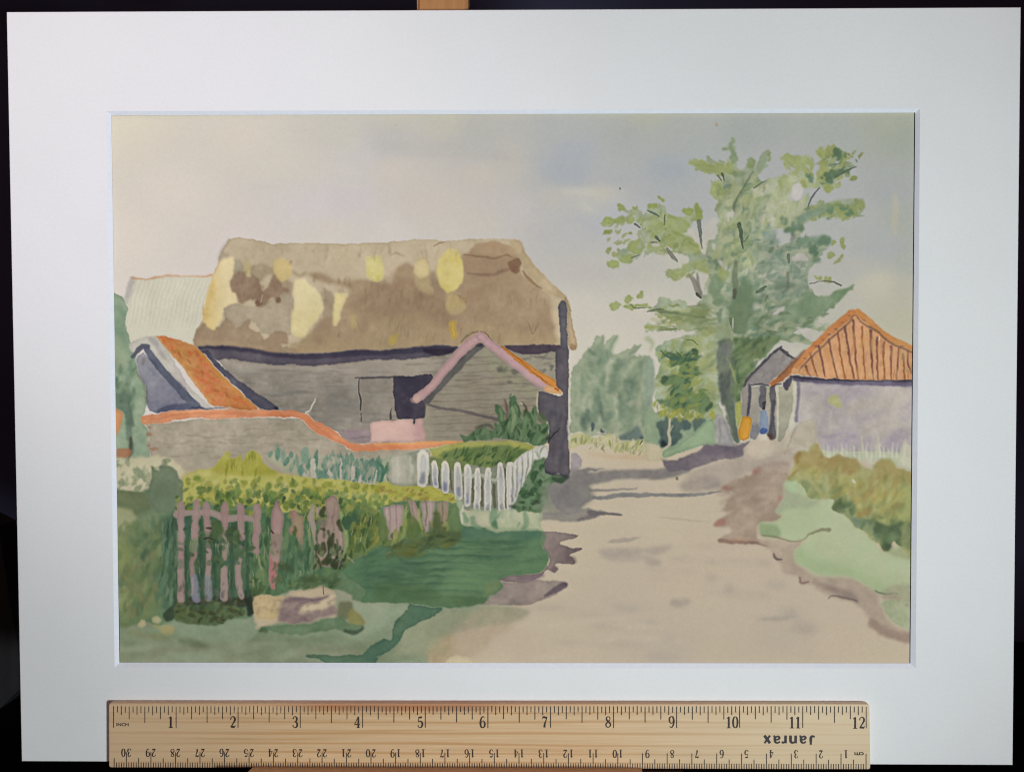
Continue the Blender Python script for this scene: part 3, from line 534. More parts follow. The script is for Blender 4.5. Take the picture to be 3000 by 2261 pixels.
def paint_trees():
    # far bushes between barn and tree
    wash('E 1575,1110 1570,800 1572,620 1620,540 1690,460 1745,430 1780,330 1830,300 1860,330 1850,380 1900,330 1975,318 1930,380 1925,470 1990,450 2060,410 2140,375 2110,440 2060,480 2212,475 H 60,540 70,700 60,900 100,1000 110,1150 0,1180 E 2100,1170 1980,1160 1880,1110 1740,1130 1650,1100', (158,165,137), a=.93, soft=1, wob=4, rim=.06, col2=(150,160,134), mixn=1)
    for s_, w_, c_ in (('E 1840,320 1810,430 1790,560 1800,700 1770,860',[10,26,34,38,20],(122,140,116)),('E 1960,330 1900,430 1860,560 1840,720',[8,16,24,14],(126,144,120)),('E 1650,560 1620,720 1620,900 1650,1040',[14,24,26,14],(150,160,134)),
          ('E 2130,390 2070,460 1990,560 1940,700',[5,14,26,18],(140,152,128)),('E 2180,510 2120,600 2060,760 2030,920 2060,1080',[20,44,54,50,26],(112,130,106)),('E 1700,480 1690,620 1700,760',[14,26,20],(136,150,126)),
          ('E 1900,640 1880,800 1890,960 1910,1100',[14,26,28,16],(146,158,132)),('E 2190,700 2180,850 2190,1000',[16,28,20],(132,148,124)),('E 1960,520 1930,640 1900,760',[14,20,12],(116,136,112)),('H 20,560 40,700 20,860',[16,26,18],(146,158,138)),('E 1800,760 1790,900 1750,1020',[14,22,16],(104,122,102)),
          ('E 2080,640 2060,760 2080,880',[14,26,18],(98,118,102)),('E 1700,860 1690,960 1690,1060',[12,22,16],(112,130,108))):
        stroke(s_, w_, c_, a=.62, soft=2.2, wob=3.5, var=.35)
    scatter('E 1600,560 1760,430 2000,430 2200,500 2200,1080 1620,1080', 60, [(158,166,138),(108,128,106),(134,150,122),(168,172,148)], 26, 16, 70, 80, a=.42, soft=3, seed=95, wob=4)
    for s_ in ('E 1870,560 1900,480 1925,470 1900,600 1870,700', 'E 1930,860 1960,760 1975,880 1950,960', 'E 1665,880 1690,820 1700,880 1680,920', 'E 2010,470 2050,440 2040,500'):
        wash(s_, (184,182,160), a=.5, soft=1.6, rim=0)
    blobs('E 1720,960,30,60,10 1830,930,20,90,10 1690,1020,26,50', (88,106,94), a=.7, soft=2)
    blobs('E 1755,1050,18,34 1835,1090,20,18 2150,1140,20,24', (64,76,84), a=.85, soft=1)
    wash('E 1960,1130 2060,1090 2120,1040 2170,1140 2140,1170 2000,1160', (84,100,100), a=.7, soft=2)
    scatter('E 1600,600 1900,400 2200,520 2200,1060 1640,1050', 50, [(118,138,114),(154,164,138),(128,146,122),(108,128,108)], 34, 20, 70, 60, a=.28, soft=4, seed=20, wob=4)
    stroke('E 1650,640 1640,800 1670,960', [12,10,8], (160,168,140), a=.5, soft=3)
    wash('E 1578,1120 1640,1100 1740,1120 1800,1140 1900,1100 1980,1170 2212,1150 2212,1260 2100,1240 1950,1260 1850,1200 1700,1190 1640,1200 1578,1230', (176,176,122), a=.85, soft=1.2, col2=(190,184,142), mixn=1)
    scatter('E 1590,1150 1900,1120 2200,1180 2200,1280 1700,1230', 50, [(160,164,100),(204,194,164),(150,156,110),(196,188,150)], 26, 7, 80, 30, a=.6, soft=1, seed=21)
    stroke('E 1800,1100 1860,1100', 5, (210,202,184), a=.7)
    stroke('E 2165,1165 2145,1195', [4,2.5], (70,76,66), a=.9)
    stroke('E 1700,1260 1900,1290 2212,1300 H 150,1300', [6,10,14,6], (190,160,120), a=.45, soft=3)
    # right part under the big tree
    wash('H 0,900 100,940 200,950 350,990 500,960 560,940 560,1160 450,1200 300,1250 150,1290 130,1230 60,1190 0,1180', (138,156,128), a=.9, soft=1.4, col2=(150,166,132))
    wash('H 0,1170 80,1200 140,1230 130,1290 200,1320 100,1330 0,1320', (190,180,150), a=.8, soft=1.5)
    wash('H 90,1020 150,1000 180,960 330,980 380,1030 360,1080 290,1080 300,1140 240,1180 170,1220 110,1180 120,1120', (74,90,88), a=.85, soft=1.4, wob=3, col2=(92,110,100))
    wash('H 380,1000 420,960 500,1000 470,1060 440,1090 410,1100 390,1050', (84,100,92), a=.8, soft=1.2)
    blobs('H 150,1190,26,30', (42,50,56), a=.8, soft=1.4)
    wash('H 130,1290 170,1240 280,1180 400,1100 540,980 580,1180 450,1200 300,1250 180,1305', (150,170,136), a=.92, soft=.9, rim=.16)
    stroke('H 210,950 200,1020 190,1100 195,1190 150,1240', [10,7,9,9,5], (200,192,164), a=.92, soft=.7)
    stroke('H 195,1100 225,1040', [5,3], (196,190,160), a=.7)
    # big tree, pale crown
    CR = [ 'G 350,400 430,430 480,420 520,380 570,440 640,450 700,440 690,360 640,340 660,300 700,290 700,240 730,270 740,360 760,480 820,450 860,400 890,410 880,470 930,420 950,350 1000,340 1010,400 970,480 920,540 930,580 970,590 1000,560 1080,540 1200,530 1260,540 1220,470 1180,440 1100,410 1110,380 1200,370 1260,370 1300,400 1330,370 1340,440 1320,500 1380,600 1400,560 1420,470 1380,360 1430,320 1500,295 1600,330 1600,380 1530,430 1600,430 1700,470 1600,520 1550,560 1540,610 1480,670 1430,640 1330,640 1260,640 1200,600 1170,680 1200,750 1260,740 1320,680 1330,740 1280,830 1340,790 1460,730 1450,790 1560,760 1660,770 1740,730 1775,760 1740,840 1680,890 1590,900 1480,880 1400,880 1310,910 1260,990 1210,1060 1180,1000 1090,970 1040,960 1060,1020 1090,1120 1180,1080 1290,1060 1390,1050 1470,1010 1500,1070 1440,1140 1400,1230 1340,1290 1320,1400 1400,1520 1560,1480 1700,1430 1600,1530 1500,1620 H 1420,130 1420,200 1500,230 1450,290 1350,260 1270,250 1200,290 1340,350 1360,380 1220,370 1100,340 1050,390 960,500 880,510 900,600 800,690 760,800 720,850 600,840 640,980 520,980 380,960 200,920 100,850 70,760 60,700 120,560 90,450 110,400 300,310 430,270 200,270 0,270 0,220 130,230 260,240 300,200 220,190 100,130 20,110 100,60 G 100,1520 200,1530 300,1540 360,1600 450,1560 480,1420 510,1330 430,1310 330,1320 180,1380 160,1310 150,1300 230,1290 330,1260 330,1190 250,1150 180,1110 100,1150 0,1180 D 2212,1000 2150,1180 2000,1240 1960,1170 2060,1100 2120,1060 2160,960 2120,910 2000,900 1870,930 1850,900 1960,870 2080,890 2080,850 1980,830 1960,770 2010,780 2040,820 2100,790 G 0,860 30,770 100,770 150,780 180,840 260,870 330,870 300,820 320,790 380,800 390,750 440,790 465,880 440,910 380,900 350,960 310,1010 340,1030 420,1090 450,1160 500,1170 520,1090 570,1030 600,900 580,820 600,740 540,700 525,620 540,580 600,590 640,560 540,520 440,490' ]
    wash(CR[0], (160,169,136), a=.85, soft=1, wob=4.5, rim=.05, col2=(144,158,130), mixn=1, var=.3, tear=.16)
    cr = mask_of(CR[0])
    L1, L2, L3, T1 = (166,172,120), (148,160,112), (134,150,118), (118,140,120)
    scatter('G 540,600 1000,560 1000,900 940,1200 700,1300 560,1250 600,900', 60, [(172,178,142),L1,(156,164,136),(140,154,126)], 70, 26, 60, 40, a=.4, soft=3.5, seed=22, clip=cr)
    scatter('G 900,560 1450,500 1300,1000 1000,1000', 50, [L1,(158,166,128),(178,182,150)], 60, 20, 50, 40, a=.4, soft=3, seed=23, clip=cr)
    scatter('G 950,1000 1450,1030 1320,1400 900,1560 880,1100', 60, [(136,152,136),(172,176,150),T1,(146,158,138)], 66, 24, 30, 50, a=.45, soft=3.5, seed=24, clip=cr)
    scatter('G 880,1300 1400,1450 H 1400,100 1300,300 900,480 860,100', 80, [(126,146,118),(172,174,150),T1,(106,128,104),(150,160,130)], 66, 22, 25, 40, a=.5, soft=2.5, seed=25, clip=cr)
    scatter('H 120,380 560,260 580,900 200,900 80,700', 90, [L1,(172,174,118),(148,158,104),(128,144,104)], 50, 20, 30, 50, a=.45, soft=2.5, seed=26, clip=cr)
    scatter('G 0,860 450,860 450,1180 0,1150', 34, [(156,166,112),(170,176,134),(146,156,108)], 50, 20, 0, 60, a=.45, soft=2, seed=27, clip=cr)
    for sp_, n_ in (('G 480,1000 1000,980 1300,1080 1330,1480 700,1560 500,1400',60),('H 560,40 1350,40 1300,300 1050,420 760,560 600,300',64),('G 620,600 1000,560 1050,1000 700,1000',26)):
        scatter(sp_, n_, [(112,136,116),(126,146,122),(98,122,100),(150,162,130)], 32, 12, 50, 60, a=.5, soft=1.6, seed=140 + n_, clip=cr, wob=3.5)
    stroke('G 800,1380 800,1480 780,1600 H 790,100 780,200 760,290', [20,34,44,48,44,20], (104,124,96), a=.65, soft=2.5, wob=4)
    stroke('H 870,300 1000,290 1100,320 1200,360', [10,14,12,5], (104,128,104), a=.6, soft=1.5, wob=3)
    # looser touches along the outer boughs, running outwards
    for sp_, n_, an_, cs_ in (('G 350,400 700,440 760,500 620,540 430,490',20,-20,[(150,160,104),(166,172,120)]),('G 1100,380 1350,400 1380,560 1180,560',22,-40,[(152,160,106),(168,174,124)]),('G 1400,330 1700,340 1720,560 1450,660',26,35,[(140,152,96),(110,132,96),(162,168,112)]),
            ('G 1300,800 1760,740 1740,860 1320,900',26,15,[(120,142,110),(154,162,108),(140,154,112)]),('D 1850,880 2150,800 2200,1000 1960,1240 1900,1250',24,30,[(152,162,104),(166,172,120)]),('G 0,1000 250,900 450,1150 100,1180',26,-20,[(150,160,106),(166,172,122)]),
            ('G 150,1300 500,1220 520,1330 200,1380',14,20,[(160,168,116),(148,158,104)]),('G 1180,1060 1490,1020 1420,1240',20,50,[(104,128,104),(128,148,120)]),('H 1240,60 1640,-60 1420,180',20,35,[(116,138,106),(136,154,118)]),('H 20,60 500,60 520,250 100,250',26,8,[(150,160,104),(124,138,96),(168,172,124)])):
        scatter(sp_, n_, cs_, 26, 11, an_, 35, a=.7, soft=1.1, seed=120 + n_ + an_, wob=3)
    # crisp yellow-green leaf touches
    leaf = lambda s, c=(148,158,106), a=.85, sf=.9: blobs(s, c, a=a, soft=sf, rim=.08, wob=4.5)
    leaf('G 430,440,60,34,-20 560,480,90,36,-10 690,460,50,60 580,650,60,50 600,690,44,44 590,620,40,60', (160,168,112), .7, 1.3)
    leaf('G 860,435,36,40 1000,400,14,50 735,520,30,34', (138,152,104), .75, 1.2)
    leaf('G 700,300,22,60 720,380,26,60 660,330,20,18', (138,154,122), .8, 1.2)
    leaf('G 1170,400,60,30 1240,440,40,60 1300,430,30,60 1150,620,60,70,30 1130,580,60,50', (156,164,112), .7, 1.6)
    leaf('G 1440,350,60,34 1500,320,60,26 1440,520,40,80 1490,630,50,34,20 1290,610,36,26', (152,158,98), .8, 1.2)
    leaf('G 1560,365,38,48 1630,380,20,26 1530,520,90,34,15 1480,570,40,24', (92,116,88), .85, 1.2)
    leaf('G 1745,380,20,14,30 1670,370,16,18 1685,550,34,20,10 1635,378,18,18', (138,146,88), .85, .8)
    stroke('G 1540,550 1620,500 1710,468', [7,7,3], (104,118,96), a=.85); stroke('G 1480,465 1560,440 1590,430', [3,5,2], (120,138,116), a=.7)
    leaf('G 1700,420,10,14 1330,540,26,20 1345,570,30,22', (92,122,106), .7, 1)
    leaf('G 1490,800,50,30 1580,790,60,36 1640,840,80,50,20 1730,770,40,36,60', (148,158,104), .85, 1.2)
    leaf('G 1500,810,40,26 1600,790,60,18 1655,845,24,28,30', (96,126,104), .7, 1.2)
    leaf('G 1120,910,36,40 1260,890,36,26 1230,950,60,40,30 1180,985,50,30,20', (102,126,100), .8, 1.6)
    stroke('G 1210,960 1290,880 1400,830 1480,790', [14,26,22,14], (128,148,130), a=.7, soft=2)
    stroke('G 1190,1060 1200,1020', 12, (120,130,116), a=.6, soft=1.5)
    stroke('G 1170,1120 1260,1090 1360,1060 1450,1060', [20,22,22,30], (126,148,124), a=.75, soft=2)
    leaf('G 1450,1060,50,40 1380,1190,40,60,20 1370,1130,50,40', (100,124,102), .7, 2)
    leaf('G 1520,1080,20,36,-20 1600,1090,28,50,-10 1500,1175,30,26,10 1555,1235,34,20,40 1590,1190,16,26,-30', (146,156,96), .8, .9)
    leaf('G 1475,1380,36,30 1390,1360,34,16', (152,160,98), .85, .9)
    stroke('G 1335,1410 1430,1392 1520,1398 1590,1430', [3,4,5,6], (118,118,104), a=.85)
    leaf('G 340,820,36,34 410,800,20,44 430,860,34,46 130,730,34,18,-35 62,782,32,20', (146,156,88), .85, .9)
    leaf('D 1985,795,30,38,40 2110,800,26,24 1940,905,90,26 2060,900,36,30 2110,1110,60,50 2040,1200,70,30,20 1930,1250,60,26,-15 2135,1510,30,26,60 2045,1540,34,30 1950,1590,50,22 2070,1600,60,26 2160,1590,50,16', (154,164,104), .85, .9)
    blobs('D 2145,1100,14,18', (176,176,164), a=.8)
    leaf('G 250,930,90,60 280,1050,100,70,-20 80,980,70,60 60,1130,70,40', (154,164,110), .5, 2)
    leaf('G 400,1130,50,50,-30 250,1320,80,34,20 470,1280,60,50 380,1260,90,26,30', (160,168,112), .6, 1.6)
    leaf('G 640,1340,50,60,-30 620,1300,30,40', (148,158,96), .6, 2)
    leaf('G 570,1420,60,90 600,1540,50,60', (118,140,108), .7, 2)
    leaf('G 830,1440,40,70 820,1560,60,90', (112,134,104), .7, 2)
    leaf('G 1000,700,34,18 780,520,60,30', (124,142,112), .6, 2)
    leaf('G 1040,1010,50,40 1060,1080,40,34 980,980,34,30', (144,160,150), .6, 2)
    leaf('G 1000,1010,16,20 1200,700,40,50', (176,176,174), .5, 3)
    wash('G 980,1230 1100,1170 1200,1270 1300,1300 1300,1480 1150,1500 1000,1380', (136,152,134), a=.5, soft=4, wob=3)
    wash('G 1320,1480 1400,1520 1560,1480 1690,1430 1600,1530 1480,1620 H 1400,150 1340,230 1250,200 1150,210 1100,150 1150,90 1210,60 G 1250,1560', (120,142,110), a=.8, soft=1.6, wob=3, col2=(136,154,124))
    wash('H 700,60 740,40 870,0 860,120 830,220 825,290 780,310 720,290 700,200 680,160', (110,128,98), a=.88, soft=1.4, col2=(120,138,104))
    stroke('G 690,1659 720,1560 800,1500 870,1540 860,1659', [20,24,40,34,30], (108,128,100), a=.6, soft=3)
    # near gaps showing sky
    for s_ in ('G 580,1230 620,1230 690,1290 690,1310 620,1280', 'G 1190,1200 1240,1170 1310,1190 1320,1260 1280,1300 1200,1250', 'G 1000,1640 1080,1610 H 1130,80 1100,130 1010,150 980,110', 'G 660,860 700,780 720,840 680,910', 'G 1190,620 1240,600 1280,650 1240,740 1190,720', 'G 40,1080 130,1080 120,1110 60,1120', 'G 1290,1640 1000,1600', 'H 1210,240 1290,260 1360,320 1330,340 1260,300'):
        if s_.startswith('G 1290'): continue
        wash(s_, (186,180,172), a=.85, soft=1.2, rim=0)
    gaps = ('G 1060,1290 1130,1270 1180,1310 1120,1330', 'G 905,1330 980,1300 1070,1330 1060,1400 960,1420', 'G 1010,830 1060,900 1040,960 1000,920', 'G 850,650 960,600 1010,620 1000,680 900,700',
            'G 340,960 400,980 450,1120 410,1080 340,1020', 'G 540,880 590,900 570,1000 520,1080 480,1160 470,1000', 'G 470,1340 500,1330 500,1400 470,1480', 'H 20,160 130,200 200,215 110,222 0,200', 'H 120,300 300,272 430,272 300,310 150,340', 'H 880,40 950,60 930,110 880,110', 'H 1120,400 1200,400 1290,420 1220,480 1160,430')
    for s_ in gaps: wash(s_, (190,184,170), a=.62, soft=2.0, rim=0, wob=4)
    scatter('G 900,560 1250,560 1300,900 1100,1000 900,900', 26, [(184,184,160),(178,182,150)], 46, 14, 45, 50, a=.5, soft=2.5, seed=70, clip=cr)
    scatter('G 560,620 980,560 1000,900 900,1300 650,1280 560,1100', 60, [(144,156,108),(182,184,150),(150,164,118),(134,150,112)], 44, 12, 65, 50, a=.5, soft=1.8, seed=71, clip=cr)
    scatter('G 950,1080 1300,1060 1310,1480 900,1560', 46, [(120,142,122),(178,180,158),(132,150,126)], 44, 13, 30, 60, a=.5, soft=1.8, seed=72, clip=cr)
    scatter('G 120,800 450,860 460,1180 100,1130', 30, [(142,154,94),(172,178,128),(150,160,100)], 34, 13, 20, 70, a=.55, soft=1.6, seed=73, clip=cr)
    scatter('H 100,100 560,120 560,280 150,260', 26, [(130,142,96),(168,170,124),(146,154,104)], 46, 12, 8, 20, a=.55, soft=1.5, seed=74, clip=cr)
    scatter('H 880,120 1350,160 1300,330 900,480', 46, [(120,138,104),(166,172,138),(104,124,94),(180,180,152)], 44, 12, 20, 35, a=.55, soft=1.5, seed=75, clip=cr)
    for s_, c_ in (('G 1400,790 1600,760 1760,740',(140,154,108)), ('G 1100,400 1240,440 1320,520',(156,164,110)), ('G 420,450 560,490 700,500',(148,158,104)), ('G 640,700 600,640 560,600',(148,158,100))):
        stroke(s_, [10,24,12], c_, a=.45, soft=1.6)
    # twigs and limbs
    TW = (112,118,104)
    def tw(s, w, c=TW, a=.85, sf=.6): stroke(s, w, c, a=a, soft=sf, rim=.1)
    tw('G 875,500 830,590 780,670 730,750 715,800 725,830', [4,6,7,8,10,3], (112,124,96), .75, .9)
    tw('G 980,575 930,610 880,640', [3,5,5], (112,120,102), .75); tw('G 590,540 615,580', [5,3]); tw('G 625,525 640,585', [8,3], (96,104,88))
    tw('G 1410,640 1350,720 1318,795', [4,6,4], (104,106,106)); tw('G 430,910 445,1000 458,1125', [14,11,3], (116,124,112))
    tw('G 765,930 775,1000 790,1130', [12,12,4], (84,100,76)); tw('G 840,1020 800,1070', [4,6], (110,124,98), .6)
    tw('G 20,820 70,845 110,870', [4,7,4], (104,120,104)); tw('G 160,850 155,900 150,940', [3,6,3], (112,120,92))
    tw('G 85,1030 120,1065', [9,5], (96,104,92)); tw('G 50,1075 95,1080', [5,4]); tw('G 180,1130 220,1180 265,1235', [8,12,3], (124,128,112), .8)
    tw('D 2105,930 2145,960', [8,4], (110,114,104)); tw('D 2080,1200 2140,1175', [4,2], (110,112,104)); tw('D 2070,1585 2110,1610 2200,1605', [3,4,3], (122,132,108))
    tw('G 355,1340 400,1400 430,1470 455,1530', [8,16,20,6], (140,134,120), .8, .9); tw('G 425,1330 430,1420 450,1500', [4,12,12], (134,130,118), .7, 1)
    tw('G 420,1500 450,1530', [10,6], (84,86,76)); tw('G 740,1240 725,1340 735,1430 725,1530', [12,16,18,10], (112,124,98), .8, 1.2); tw('G 725,1470 725,1530', [14,10], (92,96,82), .8, 1)
    tw('G 1165,1180 1165,1240', [9,7], (116,118,112)); tw('G 1160,1330 1155,1430 1110,1490', [8,7,4], (122,124,108), .7, 1); tw('G 1060,1440 1200,1430', [8,10], (114,130,106), .7, 2)
    tw('G 900,1480 940,1460 980,1435', [9,12,6], (92,112,88)); tw('G 970,1550 985,1510', 8, (108,124,98), .7, 1)
    tw('G 20,1640 100,1620 150,1625', [4,7,4], (120,128,96)); tw('H 110,120 250,130 350,150 480,170', [4,10,8,6], (108,120,88), .8, 1); tw('G 340,1600 450,1590', [4,7], (132,138,108), .8, 1)
    leaf('H 400,190,110,44 450,110,70,40 330,150,90,24', (126,138,94), .6, 2)
    tw('H 0,245 100,245', 12, (158,162,104), .85, 1); tw('H 110,260 180,262 260,255', [5,9,4], (134,142,98), .85)
    tw('H 20,340 60,380 40,430', [20,14,8], (160,168,130), .6, 2); tw('H 330,345 380,350 430,390', [3,5,3], (118,132,90), .8)
    # dark conifer-like foliage under the crown
    wash('H 130,430 200,470 300,480 380,440 430,430 430,500 410,560 430,620 380,680 350,760 400,790 470,770 520,850 540,900 500,950 420,930 380,910 300,930 220,900 150,870 100,850 190,800 220,720 120,700 110,680 180,640 260,620 290,560 220,540 200,500', (108,130,88), a=.85, soft=1.4, wob=3.5, rim=.15, col2=(92,116,84), mixn=1)
    scatter('H 140,450 430,430 430,600 520,880 300,920 120,850 250,640', 60, [(76,104,76),(120,140,86),(70,96,78),(150,158,90)], 36, 11, 25, 45, a=.65, soft=1.1, seed=30, taper=(.3,.5))
    scatter('H 60,840 220,900 420,930 560,940 560,980 300,990 100,940', 40, [(168,168,84),(152,158,80),(130,142,84)], 26, 9, 60, 40, a=.65, soft=1.1, seed=31)
    blobs('H 405,450,30,24 150,670,30,26,30 520,890,18,44,-20', (70,92,70), a=.8, soft=1)
    stroke('H 130,440 190,490 300,500', [4,8,4], (84,112,92), a=.8); stroke('H 250,440 290,480', [4,7], (84,108,86), a=.8)
    wash('H 0,480 40,480 75,560 65,700 50,850 0,860', (138,152,134), a=.7, soft=2)
    # trunk and darker inner green
    wash('H 720,330 900,330 1060,320 1100,340 1020,420 940,510 880,500 880,590 810,680 770,740 770,830 720,850 700,700 690,500', (102,122,84), a=.85, soft=1.6, wob=3, col2=(116,134,96))
    wash('H 850,380 960,390 960,460 900,490 850,470', (88,92,76), a=.5, soft=3)
    scatter('H 720,350 1050,330 900,520 760,820', 30, [(90,112,76),(130,146,98),(84,106,80)], 44, 12, 60, 40, a=.5, soft=1.6, seed=32)
    stroke('H 700,600 780,520 900,420 1060,320', [6,10,10,8], (146,158,116), a=.5, soft=1.6)
    wash('H 590,220 660,190 700,250 700,340 720,420 560,440 560,300', (146,158,122), a=.7, soft=2)
    stroke('H 690,180 700,250', [10,5], (110,124,92), a=.85); stroke('H 712,180 705,250', 4, (200,196,180), a=.8)
    wash('H 600,350 690,330 700,420 720,500 690,580 705,680 715,800 730,900 735,1000 760,1120 760,1170 710,1160 680,1080 660,980 645,860 610,780 595,680 590,560 580,470', (112,120,104), a=.82, soft=1.6, wob=4, rim=.05, col2=(92,100,88), mixn=1)
    wash('H 605,600 690,600 700,760 690,840 640,840 615,760', (84,90,84), a=.65, soft=2.4, wob=5)
    scatter('H 590,380 710,380 720,860 640,860 600,640', 22, [(92,100,92),(128,136,116),(80,90,84)], 40, 14, 80, 20, a=.5, soft=2, seed=76)
    stroke('H 690,540 715,620 740,700', [3,5,3], (168,172,116), a=.7, soft=.9)
    blobs('H 640,420,50,50', (122,126,124), a=.55, soft=3)
    stroke('H 680,850 700,960 720,1060 750,1170', [24,20,16,12], (104,118,98), a=.85, soft=1, col2=(94,106,92))
    wash('H 560,960 620,940 660,1000 690,1100 720,1180 740,1210 640,1210 570,1180 560,1080', (176,172,160), a=.9, soft=1, col2=(150,148,146))
    stroke('H 600,1000 610,1100 600,1180', 9, (134,132,134), a=.6, soft=1.6); stroke('H 640,1000 670,1090 700,1170', [6,10,8], (140,136,138), a=.6, soft=1.6)
    wash('H 725,870 770,840 790,870 785,960 760,1060 745,1040 735,960', (168,172,92), a=.9, soft=.9, rim=.1)
def paint_cottages():
    # small grey gable
    wash('H 800,700 860,650 960,540 1100,420 1160,450 1210,500 1100,600 1010,690 1000,720 860,700 830,730', (152,147,142), a=.96, soft=.7, rim=.05, curve=False, col2=(138,130,128), gr=(2290,1040,2190,1130))
    stroke('H 1100,425 1160,470 1215,500', [9,8,6], (88,84,90), a=.92, soft=.7)
    stroke('H 1100,405 1000,490 900,590 820,680 800,730', [8,9,9,8,5], (84,82,88), a=.92, soft=.7)
    scatter('H 900,640 1120,470 1160,500 1020,660', 20, [(138,132,128),(166,160,156)], 30, 5, 45, 8, a=.4, soft=1, seed=40)
    wash('H 790,730 1060,710 1060,1140 780,1000', (158,153,140), a=.96, soft=.6, rim=.05, curve=False)
    wash('H 790,740 840,730 830,960 785,950', (150,142,134), a=.8, soft=1)
    stroke('H 845,720 848,830 835,960', [9,9,8], (84,82,90), a=.92, soft=.7)
    stroke('H 860,710 940,705 1000,715', [5,6,5], (96,92,98), a=.85)
    wash('H 925,720 975,720 982,800 970,900 950,915 922,870', (112,110,116), a=.9, soft=.8, col2=(90,88,94))
    stroke('H 962,860 958,910', [10,8], (70,66,72), a=.85)
    stroke('H 1000,730 990,820 1000,930', [9,8,6], (178,172,148), a=.9)
    wash('H 925,930 975,925 990,1000 990,1090 950,1110 925,1080', (128,144,164), a=.93, soft=.7)
    blobs('H 958,1083,32,20', (70,88,140), a=.9, soft=.8)
    wash('H 1005,730 1058,720 1050,900 1045,1000 1050,1140 1000,1140 1010,1040 1030,940 1010,850', (110,102,98), a=.9, soft=.8, col2=(92,92,96))
    stroke('H 1040,850 1030,950 1005,1130', [12,12,10], (86,84,92), a=.85, soft=1)
    blobs('H 1015,1120,14,22', (88,64,54), a=.8, soft=1)
    wash('H 840,1140 870,1010 920,1020 925,1100 890,1155', (112,112,120), a=.9, soft=1, col2=(134,130,130))
    stroke('H 850,960 900,1000 880,1020', 12, (160,154,148), a=.7, soft=1)
    wash('H 920,1120 960,1105 1000,1120 1000,1150 940,1160', (200,192,176), a=.85, soft=.8)
    wash('H 785,965 840,965 868,985 862,1030 835,1150 790,1160 765,1150 755,1090 775,1020', (212,160,68), a=.96, soft=.6, rim=.2, col2=(204,148,58))
    # white corner wall
    wash('H 1060,730 1120,720 1180,660 1240,680 1215,800 1180,960 1130,1130 1075,1160 1060,1000', (168,164,142), a=.95, soft=.7, rim=.05, col2=(160,157,138))
    stroke('H 1070,740 1075,900 1068,1150', [7,6,6], (206,200,180), a=.9)
    wash('H 1190,670 1250,680 1240,780 1215,900 1210,1000 1190,1060 1140,1130 1170,1000 1200,820', (198,194,174), a=.92, soft=.9)
    # mauve house wall
    wash('H 1255,690 1500,690 2155,690 2150,1280 1900,1250 1700,1250 1550,1255 1450,1240 1390,1160 1380,1000 1230,1020 1215,1000 1240,850', (182,174,166), a=.96, soft=.7, rim=.06, curve=False, col2=(174,165,164), mixn=1)
    hw = mask_of('H 1255,690 2155,690 2150,1280 1900,1250 1700,1250 1450,1240 1390,1160 1380,1000 1230,1020', curve=False)
    wash('H 1270,720 1700,720 1850,760 1900,800 1700,830 1500,800 1300,830', (164,155,166), a=.45, soft=6, rim=0, clip=hw)
    wash('H 1600,900 1800,820 2000,760 2150,800 2150,900 1900,1000 1700,980', (184,174,160), a=.6, soft=6, rim=0, clip=hw)
    wash('H 1400,1080 1600,1100 1750,1130 1760,1250 1550,1255 1450,1240 1390,1160', (166,156,164), a=.6, soft=3, rim=.1, clip=hw)
    wash('H 2060,1100 2150,1020 2150,1270 1900,1250 1780,1240 1780,1130', (158,149,160), a=.6, soft=4, rim=.1, clip=hw)
    wash('H 1700,1000 1850,950 1950,1000 1850,1100 1720,1090', (168,158,150), a=.6, soft=5, rim=0, clip=hw)
    wash('H 1250,760 1350,850 1380,980 1230,1010', (182,178,170), a=.6, soft=4, clip=hw)
    scatter('H 1300,750 2150,750 2150,1200 1450,1200', 50, [(192,184,174),(164,156,166),(180,170,158)], 100, 26, 32, 15, a=.25, soft=6, seed=41, clip=hw)
    wash('H 1490,810 1540,785 1580,830 1600,890 1570,900 1520,880 1490,850', (186,184,128), a=.85, soft=1.4)
    stroke('H 1505,920 1500,1100', 3, (190,182,176), a=.6, soft=1)
    stroke('H 1400,1120 1500,1130 1600,1100 1700,1130', [3,6,4,5], (150,138,158), a=.5, soft=2)
    stroke('H 1240,690 1245,760 1235,850 1225,930 1222,1000', [12,10,9,9,10], (128,122,136), a=.85, soft=1)
    # eaves and tiled roof
    stroke('H 1215,655 1300,668 1450,680 1700,690 1900,700 2160,698', [16,16,16,15,15,16], (86,80,98), a=.93, soft=.9, col2=(110,104,120))
    stroke('H 1180,640 1300,662 1500,668 1800,676 2160,676', 6, (66,60,70), a=.85, soft=.7)
    wash('H 1270,690 2150,700 2150,730 1950,720 1700,712 1450,715', (134,126,142), a=.6, soft=2)
    RF = 'H 1720,100 1780,140 1870,240 2000,320 2160,430 2160,670 1900,672 1700,668 1500,662 1300,640 1190,622 1080,700 1030,720 1005,700 1080,630 1200,520 1330,400 1450,300 1600,170 1660,110'
    wash(RF, (204,152,110), a=.97, soft=.7, rim=.1, curve=False, col2=(198,146,98), mixn=.8)
    wash('H 1005,700 1080,630 1200,520 1250,500 1190,590 1170,620 1080,700 1040,722', (150,106,76), a=.9, soft=1, col2=(180,110,64), mixn=1)
    stroke('H 1080,640 1200,530 1290,440', [8,14,10], (128,98,80), a=.7, soft=1.2)
    stroke('H 1680,130 1560,220 1440,330 1330,440 1230,560', [24,22,20,18,16], (200,134,82), a=.85, soft=1, rim=.1, col2=(190,120,70))
    stroke('H 1720,120 1820,200 1900,280 2040,360 2150,440', [18,20,20,16,14], (200,138,82), a=.85, soft=1, col2=(186,140,84))
    rf = mask_of(RF, curve=False)
